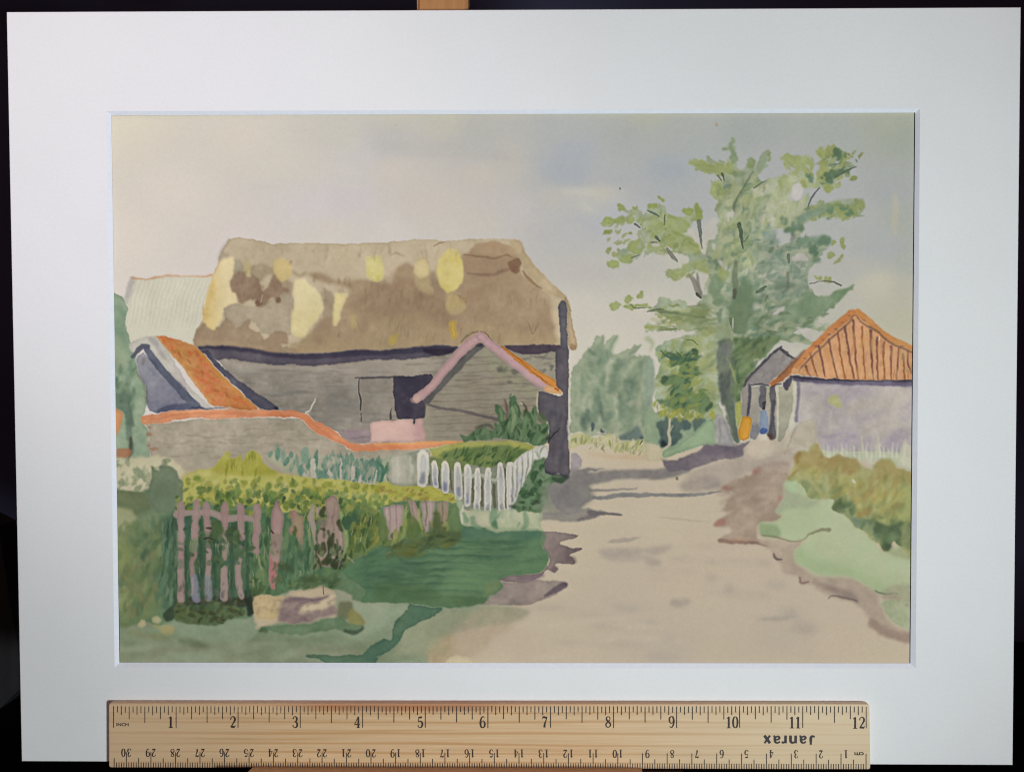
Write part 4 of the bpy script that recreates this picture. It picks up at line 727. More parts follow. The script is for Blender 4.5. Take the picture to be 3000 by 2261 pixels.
    tiles = [(1300,560,1340,650,6),(1340,470,1400,650,5),(1410,400,1460,640,6),(1490,350,1560,660,6),(1560,290,1620,660,5),(1620,240,1690,660,6),(1685,190,1725,660,6),(1760,240,1785,660,5),(1830,270,1850,665,6),(1880,330,1890,670,5),(1935,360,1940,670,6),(1995,400,2000,670,5),(2060,420,2040,670,5),(2090,470,2110,670,5),(2130,440,2140,670,4)]
    for i,(x0,y0,x1,y1,w_) in enumerate(tiles):
        stroke(f'H {x0},{y0} {(x0+x1)/2-4},{(y0+y1)/2} {x1},{y1}', [w_+2,w_,w_-1], ((122,84,72),(150,100,60),(112,78,74))[i%3], a=.8, soft=.7, clip=rf, wob=1.6)
        stroke(f'H {x0+22},{y0+30} {(x0+x1)/2+20},{(y0+y1)/2} {x1+22},{y1}', [6,8,7], (212,164,128), a=.6, soft=1.4, clip=rf)
    for i,(x0,y0,x1,y1,w_) in enumerate(tiles):
        for k in range(7):
            t = (k + .2 + .5 * math.sin(i * 7 + k)) / 7
            if 0 < t < .95: stroke(f'H {x0+(x1-x0)*t-8},{y0+(y1-y0)*t} {x0+(x1-x0)*(t+.08)-6},{y0+(y1-y0)*(t+.08)}', [2.5,3.5], (146,92,66), a=.5, soft=.8, clip=rf)
    scatter('H 1640,240 1760,240 2150,480 2150,660 1250,620', 34, [(208,170,130),(190,134,92),(200,158,98),(182,134,106),(190,166,120)], 40, 9, 84, 8, a=.4, soft=1.6, seed=77, clip=rf)
    for (x_, y_) in ((1600,205),(1540,262),(1490,310),(1440,350),(1390,400),(1340,450),(1290,500),(1660,150),(1775,190),(1830,240),(1890,285),(1950,330),(2010,370),(2080,405)):
        blobs(f'H {x_},{y_},14,7', (120,96,92), a=.6, soft=.8, wob=2)
    stroke('H 1290,640 1250,600 1330,500 1440,400 1540,300 1640,220 1700,150 1760,210 1850,260 1950,340 2050,400 2150,470', [3,4,6,6,6,5,4,5,6,6,6,5], (124,98,84), a=.75, soft=.8)
    stroke('H 1320,560 1260,620 1220,600', [3,4,3], (190,140,70), a=.6)
    wash('H 1200,600 1260,560 1300,610 1300,640 1190,622', (206,158,116), a=.6, soft=1.5)
    blobs('H 1888,335,8,16', (226,206,186), a=.8)
    stroke('H 1020,725 1060,715 1100,705', [3,4,3], (70,56,56), a=.8); wash('H 1110,700 1175,640 1190,660 1160,740 1130,750', (80,74,84), a=.9, soft=.8)
    # pale shrub and grass at the wall foot, post shapes
    wash('H 1230,1030 1290,990 1370,1000 1400,1080 1390,1160 1350,1230 1280,1220 1210,1180 1180,1100', (184,176,154), a=.88, soft=1.4, col2=(176,168,150))
    stroke('H 1220,1050 1180,1150 1130,1280', [3,3,2], (150,140,124), a=.5, soft=.8)
    wash('H 1200,1190 1260,1210 1350,1220 1330,1280 1240,1250 1190,1260', (190,182,164), a=.7, soft=1.6)
    wash('H 1400,1240 1600,1250 1900,1255 2155,1270 2155,1420 1900,1330 1600,1310 1430,1300', (174,184,152), a=.85, soft=1.6, col2=(182,186,160))
    for s_ in ('H 1600,1215 1640,1250 1660,1310 1600,1260', 'H 1745,1120 1770,1180 1790,1270 1850,1300 1860,1370 1810,1350 1760,1280', 'H 1885,1110 1905,1180 1910,1250 1880,1250', 'H 2105,1140 2125,1180 2150,1250 2150,1400 2080,1380 2060,1290 2090,1200'):
        wash(s_, (194,192,170), a=.85, soft=1)
    for i in range(46):
        x_ = 1400 + i * 17 + 9 * math.sin(i * 3.1); h_ = 50 + 70 * abs(math.sin(i * 1.7)); y_ = 1300 + 10 * math.sin(i)
        stroke(f'H {x_},{y_} {x_+4*math.sin(i)},{y_-h_*.6} {x_+9*math.sin(i*2)},{y_-h_}', [7,4,1.5], ((198,198,176),(176,188,154),(206,202,184))[i % 3], a=.6, soft=1, rim=0)
    # ochre hedge on the right
    HG = 'H 1200,1300 1230,1260 1290,1245 1330,1260 1345,1200 1380,1175 1410,1200 1440,1270 1500,1300 1560,1260 1620,1290 1700,1310 1740,1340 1840,1390 1880,1330 1960,1300 2010,1350 2080,1400 2155,1440 I 2155,40 2155,690 2060,600 2010,560 1975,640 1930,640 1900,590 1850,570 1800,500 1700,450 1650,380 1560,340 1510,300 1530,230 1400,230 1330,210 1260,100 1160,80 H 1150,1460 1210,1400'
    wash(HG, (170,166,112), a=.9, soft=2, wob=4, rim=.05, col2=(160,160,108), mixn=1)
    hg = mask_of(HG)
    wash('H 1200,1300 1290,1240 1330,1280 1380,1175 1440,1280 1560,1260 1740,1340 1700,1430 1500,1420 1330,1400 1220,1380', (172,152,102), a=.7, soft=3.5, wob=4, clip=hg, col2=(156,134,84), mixn=1)
    wash('H 1860,1340 1960,1300 2010,1360 2150,1440 I 2150,100 2000,100 1880,60', (164,148,96), a=.7, soft=3, clip=hg)
    wash('I 1830,230 1960,130 2155,120 2155,420 1990,430 1880,400', (160,166,106), a=.8, soft=3, clip=hg, rim=.1)
    wash('I 1240,80 1380,40 1480,90 1440,200 1330,210', (134,140,100), a=.7, soft=2.5, clip=hg)
    wash('I 1510,180 1600,170 1690,260 1660,340 1540,340 1500,290', (92,108,80), a=.95, soft=3, clip=hg)
    wash('I 1640,330 1740,380 1850,420 1900,560 1800,490 1700,450', (116,136,114), a=.92, soft=2.8, clip=hg)
    scatter('I 1180,60 1500,60 1900,300 2150,200 2150,560 1900,560 1600,330 1300,220', 60, [(132,146,96),(166,170,112),(112,128,88),(178,184,134)], 34, 20, 70, 60, a=.4, soft=3, seed=150, clip=hg, wob=4)
    wash('I 1850,400 1990,430 2100,400 2060,560 1980,640 1930,640 1890,570 1850,500', (86,104,76), a=.95, soft=2.6, clip=hg, col2=(104,120,86), mixn=1)
    wash('I 2100,430 2155,400 2155,640 2080,590', (110,122,90), a=.75, soft=3, clip=hg)
    blobs('I 1590,270,50,60 1960,600,34,40', (70,88,64), a=.75, soft=3)
    scatter('I 1560,200 1700,260 2150,420 2150,600 1950,620 1700,440', 30, [(84,104,74),(120,140,104),(104,124,84),(150,160,108)], 34, 16, 60, 60, a=.45, soft=2.4, seed=170, clip=hg, wob=4)
    scatter('H 1250,1380 2100,1480 I 2100,350 1800,380 1500,150', 80, [(176,170,104),(146,142,86),(184,184,132),(128,138,92),(156,132,82)], 56, 16, 65, 40, a=.4, soft=3.4, seed=42, clip=hg)
    stroke('H 1300,1430 1420,1590 I 1440,190', [7,10,6], (176,174,120), a=.7, soft=1.4); stroke('H 1380,1480 1460,1500 I 1480,70', [4,7,4], (180,176,122), a=.6, soft=1.4)
    stroke('H 1330,1270 1360,1350 1440,1440', [4,6,4], (184,166,116), a=.6, soft=1.5)
    blobs('H 1430,1280,16,26 1660,1420,20,24 1240,1300,30,50', (132,100,60), a=.5, soft=2)
    blobs('I 1695,90,13,22,20', (206,200,184), a=.9)
    stroke('H 1160,1470 1200,1440 1230,1400', [6,9,8], (150,130,80), a=.7, soft=1.4)
def paint_left_edge():
    wash('A 60,1480 90,1475 130,1515 165,1570 180,1640 B 175,100 165,190 180,280 200,340 225,430 235,540 275,630 310,700 325,780 335,860 310,930 290,980 320,1040 345,1100 350,1150 365,1220 360,1290 340,1310 230,1310 90,1320 60,900 55,100', (148,164,136), a=.95, soft=.9, wob=2.5, rim=.1, col2=(132,152,126), mixn=1)
    wash('B 60,60 120,60 170,180 170,330 230,470 250,560 200,690 120,640 90,400', (120,142,118), a=.65, soft=3, wob=3)
    wash('B 70,300 120,330 180,560 120,560 70,460', (166,172,140), a=.5, soft=4)
    wash('B 100,720 180,700 200,820 230,1000 240,1050 210,1060 225,1200 200,1310 180,1310 180,1200 160,1100 150,950 100,850', (92,110,92), a=.88, soft=1.6, wob=2.5, col2=(108,126,106))
    stroke('B 205,1140 198,1220 190,1310', [9,10,5], (84,78,66), a=.85, soft=1)
    scatter('B 70,500 230,500 240,900 90,880', 22, [(100,124,102),(150,164,134),(86,112,90)], 44, 14, 80, 30, a=.5, soft=2.5, seed=50)
    wash('B 60,890 110,890 130,930 120,1050 110,1200 75,1290 60,1290', (204,138,92), a=.9, soft=1.2, rim=.1)
    wash('B 95,1240 180,1215 190,1290 90,1310', (168,118,84), a=.85, soft=1.2)
def paint_plants():
    # pale patch left and mixed under-washes
    wash('B 90,1310 300,1290 500,1300 560,1350 640,1420 600,1470 C 600,40 300,150 90,160', (192,184,152), a=.85, soft=2.2, rim=0, wob=4)
    scatter('B 90,1310 560,1320 C 500,60 300,150 90,160', 30, [(128,142,112),(150,158,126),(200,192,162),(116,130,100)], 30, 13, 50, 60, a=.55, soft=1.8, seed=103)
    wash('C 85,140 200,160 340,150 500,100 620,120 1400,130 1900,100 2212,130 F 500,200 680,260 700,400 720,440 1340,470 1345,640 1400,700 1360,800 1230,830 1000,870 900,1010 860,1080 600,1110 300,1070 0,1060 C 2000,1040 1990,1000 1850,960 1400,960 1200,1000 1180,1180 1000,1200 900,1250 560,1200 500,1300 300,1200 100,1260', (100,122,92), a=.96, soft=1.6, wob=2, rim=.05, col2=(92,116,84), mixn=1)
    # lower lawn tones
    wash('C 100,1230 300,1270 560,1210 900,1250 1100,1190 1250,1250 1400,1240 2000,1290 2212,1220 F 0,1200 100,1090 300,1070 600,1110 900,1090 1240,1140 1050,1230 700,1290 560,1370 440,1480 400,1560 0,1560 C 100,1560', (134,148,122), a=.85, soft=3, wob=3, rim=0, col2=(126,140,114), mixn=1)
    wash('C 1960,1060 2212,1070 F 250,1080 180,1180 0,1300 C 2100,1320 1980,1260 2090,1240 2060,1160', (146,158,132), a=.8, soft=2.5)
    wash('F 230,1240 560,1130 860,1130 860,1180 700,1280 560,1370 440,1470 260,1500 120,1500 200,1380', (148,150,122), a=.75, soft=4, rim=0)
    wash('F 850,1100 1250,1120 1100,1260 900,1400 640,1540 520,1540 420,1440 640,1290', (172,154,130), a=.6, soft=5, rim=0)
    wash('F 440,1400 620,1330 640,1450 560,1540 430,1540', (166,148,112), a=.5, soft=5, rim=0)
    wash('F 540,1555 600,1510 760,1500 880,1545 900,1560', (196,184,150), a=.85, soft=1.2, rim=.06)
    stroke('F 840,1160 860,1200', 26, (146,148,124), a=.5, soft=5); stroke('F 430,1400 560,1450', 30, (140,142,112), a=.4, soft=6)
    wash('C 100,1330 500,1380 1200,1380 1700,1400 2100,1420 2212,1540 2212,1560 100,1560', (134,130,108), a=.6, soft=6, rim=0, col2=(124,128,100))
    scatter('C 110,1300 2200,1350 F 200,1500 0,1550 C 110,1540', 60, [(120,134,108),(144,156,130),(112,124,96)], 150, 26, 3, 10, a=.3, soft=5, seed=51)
    stroke('C 600,1370 700,1390 820,1420', [10,24,14], (96,106,78), a=.7, soft=3); stroke('C 400,1340 520,1360', 24, (112,118,84), a=.5, soft=4)
    # dark shadow mass and the serpentine stroke
    LW = 'F 690,250 700,400 720,440 760,450 850,440 900,480 940,480 980,450 1000,490 1100,480 1170,470 1335,480 1340,600 1390,650 1400,700 1360,800 1230,830 1100,840 1000,870 1040,930 1000,975 920,1010 880,1070 700,1090 600,1110 480,1090 300,1070 0,1060 C 2060,1050 2100,960 1900,800 2050,700 F 0,600 200,600 500,560'
    wash(LW, (88,118,86), a=.94, soft=1, wob=1.8, rim=.08, col2=(78,108,80), mixn=1)
    lw = mask_of(LW)
    scatter('F 0,560 1340,480 1380,700 900,1050 0,1040', 130, [(72,102,78),(104,132,98),(66,96,74),(96,126,90)], 130, 14, 4, 14, a=.4, soft=2.4, seed=52, clip=lw)
    for i in range(26):
        y_ = 560 + i * 19; stroke(f'F {60 + (i * 137) % 300},{y_} {500 + (i * 71) % 200},{y_ - 14} {900 + (i * 53) % 380},{y_ + 6}', [3, 6, 3], ((118,144,108),(66,96,72),(104,132,92))[i % 3], a=.5, soft=1.6, rim=0, clip=lw, taper=(.3, .3))
    wash('F 560,1000 900,960 1040,930 980,990 880,1070 600,1110 300,1080 60,1075', (112,132,100), a=.4, soft=5, rim=0)
    wash('F 700,300 720,440 1335,480 1340,540 1000,530 700,540', (84,116,98), a=.5, soft=3, clip=lw)
    wash('F 640,760 900,740 1360,740 1390,800 1100,840 1000,870 950,960 700,960 560,900', (106,134,96), a=.55, soft=5, clip=lw)
    wash('F 0,900 400,930 560,1000 880,1010 870,1070 600,1105 300,1070 0,1060', (80,104,68), a=.55, soft=4, clip=lw)
    wash('F 880,900 1010,880 1030,930 950,1000 880,1020', (116,132,92), a=.7, soft=2, clip=lw)
    wash('F 280,1075 420,1090 540,1110 480,1170 380,1210 330,1240 250,1290 210,1350 170,1410 90,1470 0,1510 C 2212,1490 2150,1540 2000,1555 1900,1530 1700,1520 1620,1505 1640,1485 1800,1490 2000,1480 2080,1470 2150,1410 2212,1380 F 60,1350 130,1360 140,1270 180,1190 250,1130', (84,110,86), a=.94, soft=.9, rim=.16, col2=(74,104,84), mixn=1)
    # garden behind the hedge
    wash('B 1310,1300 1360,1240 1420,1230 1440,1300 1540,1330 1600,1260 1640,1250 1700,1330 1740,1290 1850,1300 1950,1320 2050,1300 2212,1330 E 130,1300 100,1500 0,1500 B 2212,1510 2000,1500 1700,1480 1560,1440 1420,1390', (150,162,132), a=.75, soft=1.6, wob=3, col2=(166,168,140))
    scatter('B 1320,1260 1700,1290 2212,1320 2212,1480 1600,1450', 70, [(108,142,122),(124,150,128),(92,128,108),(176,174,150),(172,164,146)], 40, 13, 82, 16, a=.7, soft=1.1, seed=53)
    scatter('B 1680,1300 2212,1330 E 110,1330 100,1480 B 2212,1480 1700,1460', 60, [(92,130,112),(112,142,122),(176,172,152)], 46, 12, 78, 22, a=.7, soft=.9, seed=54, taper=(.4,.2))
    for s_ in ('B 1590,1470 1610,1400 1640,1470', 'B 1655,1480 1660,1310 1690,1300 1700,1470', 'B 1790,1430 1810,1390 1840,1440 1810,1470', 'B 1890,1490 1895,1310 1910,1310 1915,1490', 'B 1990,1490 1990,1360 2020,1380 2020,1480', 'B 2050,1500 2065,1420 2080,1500', 'B 2160,1520 2190,1400 2200,1400 2190,1520'):
        wash(s_, (184,174,158), a=.85, soft=.7, rim=0, curve=False)
    stroke('E 30,1340 60,1400 40,1540', [8,12,3], (84,118,92), a=.85, soft=.8); stroke('E 110,1340 70,1430 30,1540', [6,10,4], (76,112,88), a=.85, soft=.8); stroke('E 100,1400 110,1510', [10,6], (86,122,98), a=.85)
    blobs('B 1395,1250,16,60 1430,1290,20,50 1610,1280,34,60', (118,148,128), a=.7, soft=1.5)
    # yellow hedge top
    HT = 'B 600,1500 640,1440 760,1400 880,1370 930,1310 980,1250 1005,1265 1010,1310 1060,1300 1090,1270 1110,1340 1140,1270 1190,1250 1240,1270 1280,1340 1330,1390 1400,1420 1560,1450 1700,1470 1900,1480 2212,1530 E 0,1500 130,1500 300,1500 450,1540 520,1570 620,1600 660,1620 F 655,190 660,250 560,245 400,235 200,240 0,300 C 2212,330 2100,350 1900,260 1700,320 1450,330 1250,280 1000,280 800,230 600,260 580,60'
    wash(HT, (166,162,80), a=.95, soft=1, wob=2.5, rim=.06, col2=(182,176,100), mixn=1)
    ht = mask_of(HT)
    wash('B 900,1330 1250,1290 1380,1410 1300,1450 1000,1440 850,1420', (150,146,56), a=.6, soft=3, clip=ht)
    wash('B 620,1460 800,1440 1100,1460 1300,1450 1700,1480 2000,1500 1900,1540 1500,1520 1000,1560 640,1540', (178,176,98), a=.7, soft=2.5, clip=ht)
    wash('B 600,1470 620,1420 780,1420 960,1400 800,1450 640,1480', (196,184,130), a=.5, soft=2.5)
    blobs('B 740,1478,50,34', (132,148,60), a=.8, soft=2)
    blobs('B 1440,1440,50,16', (196,180,110), a=.7, soft=1.5)
    scatter('B 940,1300 1240,1270 1300,1420 920,1430', 26, [(176,174,82),(140,140,56),(184,180,96)], 40, 7, 85, 8, a=.6, soft=1, seed=55, clip=ht)
    scatter('C 620,60 1300,60 2212,100 F 640,220 640,250 0,250 C 2212,270 1400,280 640,240', 120, [(134,140,62),(108,128,62),(184,178,98),(98,116,68),(148,148,76)], 26, 14, 60, 60, a=.6, soft=1.5, seed=56, clip=ht)
    scatter('C 900,160 1500,130 2212,200 F 400,230 0,300 C 2100,340 1400,300 900,240', 90, [(92,118,68),(84,112,76),(120,140,74),(136,148,90)], 24, 15, 70, 60, a=.7, soft=1.3, seed=57)
    wash('F 0,110 200,100 420,110 560,160 650,190 655,250 550,240 440,230 300,200 0,180', (166,164,74), a=.6, soft=2)
    scatter('F 0,130 400,140 640,200 640,240 200,220 0,200', 24, [(146,142,60),(176,172,86),(150,120,80)], 26, 10, 20, 40, a=.6, soft=1.5, seed=58)
    # grey-green bush at left and left foliage
    wash('C 90,150 200,160 330,180 350,330 240,380 100,300', (116,118,86), a=.85, soft=1.5, wob=2.5, col2=(100,110,80))
    wash('C 90,280 200,310 240,350 250,400 180,560 100,620', (162,160,122), a=.8, soft=2.4)
    wash('B 370,1360 430,1400 440,1360 520,1370 570,1420 C 590,60 630,100 620,240 560,330 420,330 330,240 350,130 380,20', (112,124,102), a=.93, soft=1.2, wob=2.5, col2=(104,118,92), rim=.1)
    wash('B 210,1385 270,1375 320,1430 325,1490 290,1480 230,1430', (134,144,114), a=.8, soft=1.2); blobs('B 222,1505,18,18 110,1500,16,20', (128,138,108), a=.7, soft=1.4)
    wash('C 180,430 260,400 420,340 460,500 430,700 420,900 440,1100 300,1210 120,1250 105,960 200,900 120,860 100,640', (98,114,78), a=.85, soft=2.5, wob=3, col2=(112,124,84), mixn=1)
    wash('C 250,360 400,320 440,420 300,500', (118,132,102), a=.7, soft=2.5); wash('C 110,600 200,620 220,800 130,900 105,760', (124,132,84), a=.7, soft=3)
    wash('C 110,950 200,930 240,1000 150,1120 110,1100', (152,160,110), a=.75, soft=2)
    stroke('C 400,800 400,860', 12, (150,160,116), a=.6, soft=2); stroke('C 110,1200 150,1060 210,960', [10,20,16], (112,122,80), a=.6, soft=3)
    wash('C 430,400 560,330 570,600 560,900 560,1080 480,1130 400,1000 380,800 450,700', (72,98,78), a=.75, soft=2.5, wob=2.5, col2=(84,108,82))
    scatter('C 200,450 560,380 560,1100 200,1150', 70, [(84,110,84),(66,92,72),(112,128,86),(100,120,90)], 56, 15, 85, 20, a=.4, soft=2.2, seed=59)
    stroke('C 470,520 480,640 500,760', 9, (116,142,112), a=.5, soft=2); stroke('C 530,600 520,800', 8, (104,128,96), a=.5, soft=2)
    wash('C 500,1120 560,1070 620,1060 600,1120 540,1200 490,1220 460,1180', (52,64,48), a=.85, soft=1.4)
    blobs('C 300,1235,36,26,20 410,1200,30,30', (176,166,128), a=.8, soft=1.2)
    wash('C 380,1240 460,1240 550,1250 540,1310 470,1320 420,1270', (176,162,118), a=.75, soft=1.6, col2=(160,150,100)); wash('C 130,1270 300,1290 500,1330 400,1360 200,1330', (126,128,94), a=.6, soft=3)
    # lower dark edge of the hedge
    wash('C 560,1090 640,1060 760,1040 900,1050 1110,1100 1110,1160 1000,1200 900,1245 700,1240 560,1190', (78,92,62), a=.9, soft=1.5, wob=2.5, col2=(92,106,72))
    # gaps of dark green between the lilac pickets
    wash('C 560,330 1190,340 1200,600 1180,1000 1120,1100 560,1060', (66,88,68), a=.9, soft=1.2, wob=2, col2=(78,100,74))
    wash('C 560,1020 1120,1020 1110,1100 900,1070 700,1080 570,1080', (58,56,50), a=.8, soft=1.6)
    wash('C 1190,340 1700,330 1950,420 1960,600 1950,780 1700,900 1500,960 1200,980', (86,112,80), a=.9, soft=1.5, wob=3, col2=(76,104,76), mixn=1)
    scatter('C 1200,400 1900,500 1900,850 1600,950 1200,950', 60, [(72,100,76),(106,130,96),(90,116,82),(120,136,84)], 60, 13, 86, 18, a=.5, soft=1.8, seed=60)
    wash('C 1880,300 2050,260 2212,330 F 200,560 0,620 C 2000,720 1930,720', (98,114,66), a=.85, soft=2, wob=3, col2=(116,128,74), mixn=1)
    scatter('C 1900,300 2212,350 2212,600 1950,700', 40, [(82,112,80),(130,140,72),(74,100,68),(112,124,70)], 40, 15, 80, 40, a=.55, soft=1.8, seed=61)
    wash('C 1130,960 1200,960 1230,1010 1200,1100 1190,1160 1150,1170 1130,1060', (46,52,42), a=.85, soft=1.5)
    # loose upright brushwork over the hedge: dark gaps, dull mid greens and slivers of bare paper
    scatter('C 560,200 1300,180 1900,220 2100,330 1900,420 1200,360 560,330', 90, [(84,106,60),(112,130,62),(150,152,80),(72,92,60),(128,138,66)], 22, 12, 70, 70, a=.75, soft=1, seed=80)
    scatter('C 440,380 580,380 580,1060 440,1100', 40, [(60,84,66),(92,120,98),(74,98,72),(120,138,110)], 60, 9, 88, 8, a=.6, soft=1.2, seed=81)
    scatter('C 110,400 440,430 460,1100 150,1200', 60, [(112,124,84),(84,104,70),(134,142,98),(98,112,78),(126,120,84)], 44, 16, 80, 40, a=.45, soft=2, seed=82)
    scatter('C 1120,380 1340,380 1320,960 1150,1000', 44, [(58,84,60),(98,124,90),(74,100,68),(124,140,96)], 50, 9, 88, 10, a=.65, soft=1.1, seed=83)
    scatter('C 1420,560 1700,560 1700,900 1400,920', 50, [(70,98,74),(112,134,104),(86,112,80),(60,86,60)], 44, 10, 86, 16, a=.6, soft=1.2, seed=84)
    scatter('C 1930,420 2212,360 F 260,420 200,560 0,600 C 1960,720', 60, [(76,96,50),(120,124,60),(92,112,62),(146,146,78),(62,84,54)], 34, 12, 75, 40, a=.65, soft=1.1, seed=85)
    scatter('F 230,260 690,260 700,420 560,500 240,500', 40, [(90,108,60),(140,144,76),(76,96,58),(116,130,72)], 34, 9, 84, 14, a=.55, soft=1, seed=86)
    scatter('C 560,1040 1120,1040 1100,1150 900,1230 600,1200', 50, [(60,66,44),(84,98,60),(72,84,56),(104,114,76)], 28, 12, 20, 60, a=.6, soft=1.3, seed=87)
    scatter('C 1180,880 1900,820 1900,950 1500,950 1200,1000', 40, [(66,88,58),(92,112,76),(80,98,62)], 30, 14, 30, 60, a=.6, soft=1.4, seed=88)
    scatter('C 560,360 1340,360 1340,900 560,1000', 34, [(182,180,150),(168,170,132)], 36, 2.2, 88, 5, a=.7, soft=.6, seed=89)
    scatter('C 1440,300 2212,300 F 640,260 640,460 0,500 C 1700,700', 30, [(184,182,146),(172,172,120)], 30, 2.2, 86, 10, a=.65, soft=.6, seed=90)
    scatter('C 600,80 1300,60 2212,100 F 500,170 0,200 C 1300,160', 24, [(200,192,132),(190,184,120)], 26, 6, 10, 30, a=.5, soft=1.4, seed=91)
    P = (160,139,131)
    def picket(x, y0, y1, w, c=P, a=.93, lean=0):
        stroke(f'C {x},{y0} {x+lean*.05},{y0+30} {x+lean*.3},{y0+(y1-y0)*.4} {x+lean*.7},{y0+(y1-y0)*.7} {x+lean},{y1}', [w*.4/2.765,w*.95/2.765,w/2.765,w*.9/2.765,w/2.765], c, a=a, soft=.7, col2=(156,126,122), mixn=.8, wob=2)
    stroke('C 575,350 640,340 720,335 850,335 960,380 1080,380 1190,390', [22,18,16,20,24,20,18], (162,142,134), a=.9, soft=.8)
    picket(612,265,1030,62); picket(735,225,530,62,lean=-12); picket(815,250,480,66,lean=10); picket(960,260,500,64); picket(1090,265,520,66,lean=10); picket(1225,270,640,66,lean=-8)
    stroke('C 718,560 715,640', 20, (124,132,104), a=.8, soft=1.5); stroke('C 722,670 700,740 705,840', [18,14,16], (154,128,122), a=.85, soft=1)
    stroke('C 820,500 830,560 830,620', [14,10,14], (128,122,104), a=.7, soft=1); stroke('C 832,650 835,740 825,850', [18,16,18], P, a=.92, soft=.8)
    stroke('C 960,540 965,620 960,700', [14,18,16], (158,140,126), a=.9, soft=.8); stroke('C 960,790 960,900 958,1020', [20,24,26], P, a=.93, soft=.8)
    stroke('C 1100,540 1090,620', [8,6], (140,116,116), a=.7, soft=1); stroke('C 1080,720 1070,820 1080,920 1100,1020', [18,18,22,14], (158,136,130), a=.92, soft=.8)
    stroke('C 605,740 605,760', 22, (110,118,96), a=.7, soft=1.5)
    stroke('C 715,860 725,950 735,1030', [18,24,26], (130,132,142), a=.85, soft=1.1); stroke('C 825,870 830,950 835,1030', [20,24,20], (134,136,140), a=.85, soft=1.1)
    stroke('C 705,860 700,1000', 6, (176,152,144), a=.7, soft=1)
    wash('C 860,420 900,400 940,420 950,500 900,560 850,590 820,560 840,500', (74,92,58), a=.85, soft=1.5); wash('C 960,480 1010,440 1060,450 1090,520 1060,600 1010,590 960,520', (68,84,56), a=.88, soft=1.5)
    stroke('C 800,545 830,540 900,560', [4,5,3], (60,52,58), a=.8); stroke('C 740,830 760,900 750,980', [5,6,4], (56,70,72), a=.7, soft=1.2)
    stroke('C 812,460 850,462', 6, (60,58,50), a=.8)
    stroke('C 980,740 1040,720 1060,740', [10,20,10], (66,96,80), a=.7, soft=2)
    for s_ in ('C 655,380 650,1040','C 770,400 775,1020','C 880,620 885,1040','C 1020,600 1020,1030','C 1145,420 1150,980'):
        stroke(s_, 10, (56,82,64), a=.75, soft=1.6)
    stroke('C 650,380 655,460 640,600', [6,8,6], (84,116,104), a=.5, soft=1.5); stroke('C 1160,420 1160,560', 8, (96,130,96), a=.6, soft=2)
    # second group of pickets
    wash('C 1385,230 1420,300 1440,390 1425,500 1425,620 1410,740 1395,800 1370,870 1365,940 1345,945 1330,880 1325,760 1335,640 1345,500 1335,420 1345,320', (166,140,132), a=.94, soft=.8, wob=2, col2=(158,128,122), mixn=.8, rim=.2)
    wash('C 1350,510 1420,510 1415,660 1340,680', (136,126,108), a=.7, soft=2); wash('C 1325,690 1390,770 1380,820 1365,940 1340,930', (172,112,108), a=.8, soft=1.5)
    stroke('C 1340,480 1360,500', 5, (80,60,60), a=.7)
    wash('C 1490,350 1530,310 1570,350 1600,380 1600,560 1575,600 1560,540 1540,500 1500,510 1490,460 1510,420', (160,136,112), a=.88, soft=1, rim=.15, col2=(170,110,110), gr=(870,1510,840,1500)); blobs('C 1535,475,20,40', (80,92,54), a=.85, soft=1.2)
    stroke('C 1580,560 1585,640', [12,4], (132,124,104), a=.6, soft=1.4)
    stroke('C 1675,280 1665,380 1690,500 1700,660', [10,20,12,6], (166,148,136), a=.9, soft=.8)
    stroke('C 1725,310 1735,350', 16, (170,146,138), a=.85, soft=.9)
    wash('C 1780,230 1840,190 1880,230 1890,320 1900,420 1930,560 1920,700 1890,760 1700,750 1705,560 1720,460 1800,380 1780,300', (160,138,126), a=.94, soft=.9, wob=2, rim=.2, col2=(150,126,116), mixn=.8)
    for s_, w_, c_ in (('C 1715,470 1712,600 1718,700',[8,7,6],(70,84,60)),('C 1800,480 1808,600 1800,740',[9,13,16],(66,82,56)),('C 1868,560 1862,660 1850,760',[6,10,14],(72,88,60)),('C 1775,390 1770,470 1760,540',[5,7,5],(96,92,76)),('C 1845,260 1842,380 1838,480',[2.5,3,3],(122,104,96)),('C 1895,430 1900,560 1896,690',[3,3,3],(186,166,152))):
        stroke(s_, w_, c_, a=.75, soft=1.1, wob=2.5)
    wash('C 1700,420 1780,450 1800,400 1740,380', (130,116,106), a=.6, soft=1.2)
    for s_, w_ in (('C 1770,300 1750,350 1770,360',[14,16,8]),('C 1840,510 1820,580 1810,620',[10,18,10]),('C 1760,590 1750,640 1740,660',[14,24,12]),('C 1850,600 1860,650',[10,12]),('C 1790,700 1760,740 1820,720 1850,770',[10,14,16,16]),('C 1710,700 1730,770',[12,16]),('C 1900,420 1915,450',[24,28]),('C 1740,460 1770,470',[6,8]),('C 1880,720 1860,770',[10,16])):
        stroke(s_, w_, (62,70,46), a=.85, soft=1.1)
    scatter('C 1690,600 1940,600 1930,780 1690,790', 26, [(70,88,58),(92,108,76),(56,70,50),(120,128,90)], 20, 9, 80, 40, a=.75, soft=1, seed=131)
    stroke('C 1900,330 1940,480 1945,600 1920,700', [8,12,10,6], (156,170,120), a=.75, soft=1.2)
    scatter('C 1900,330 2050,300 2060,420 1960,460', 10, [(66,92,66),(74,104,72)], 26, 16, 80, 30, a=.8, soft=1.2, seed=62)
    for s_ in ('C 1640,480 1650,600','C 1235,680 1260,800','C 1190,880 1190,930','C 1960,700 2010,740','C 1570,810 1575,850'):
        stroke(s_, [5,3], (168,166,128), a=.7, soft=.9)
    blobs('C 1635,885,44,30 1790,890,36,20 1450,780,60,40', (66,80,54), a=.7, soft=2.5)
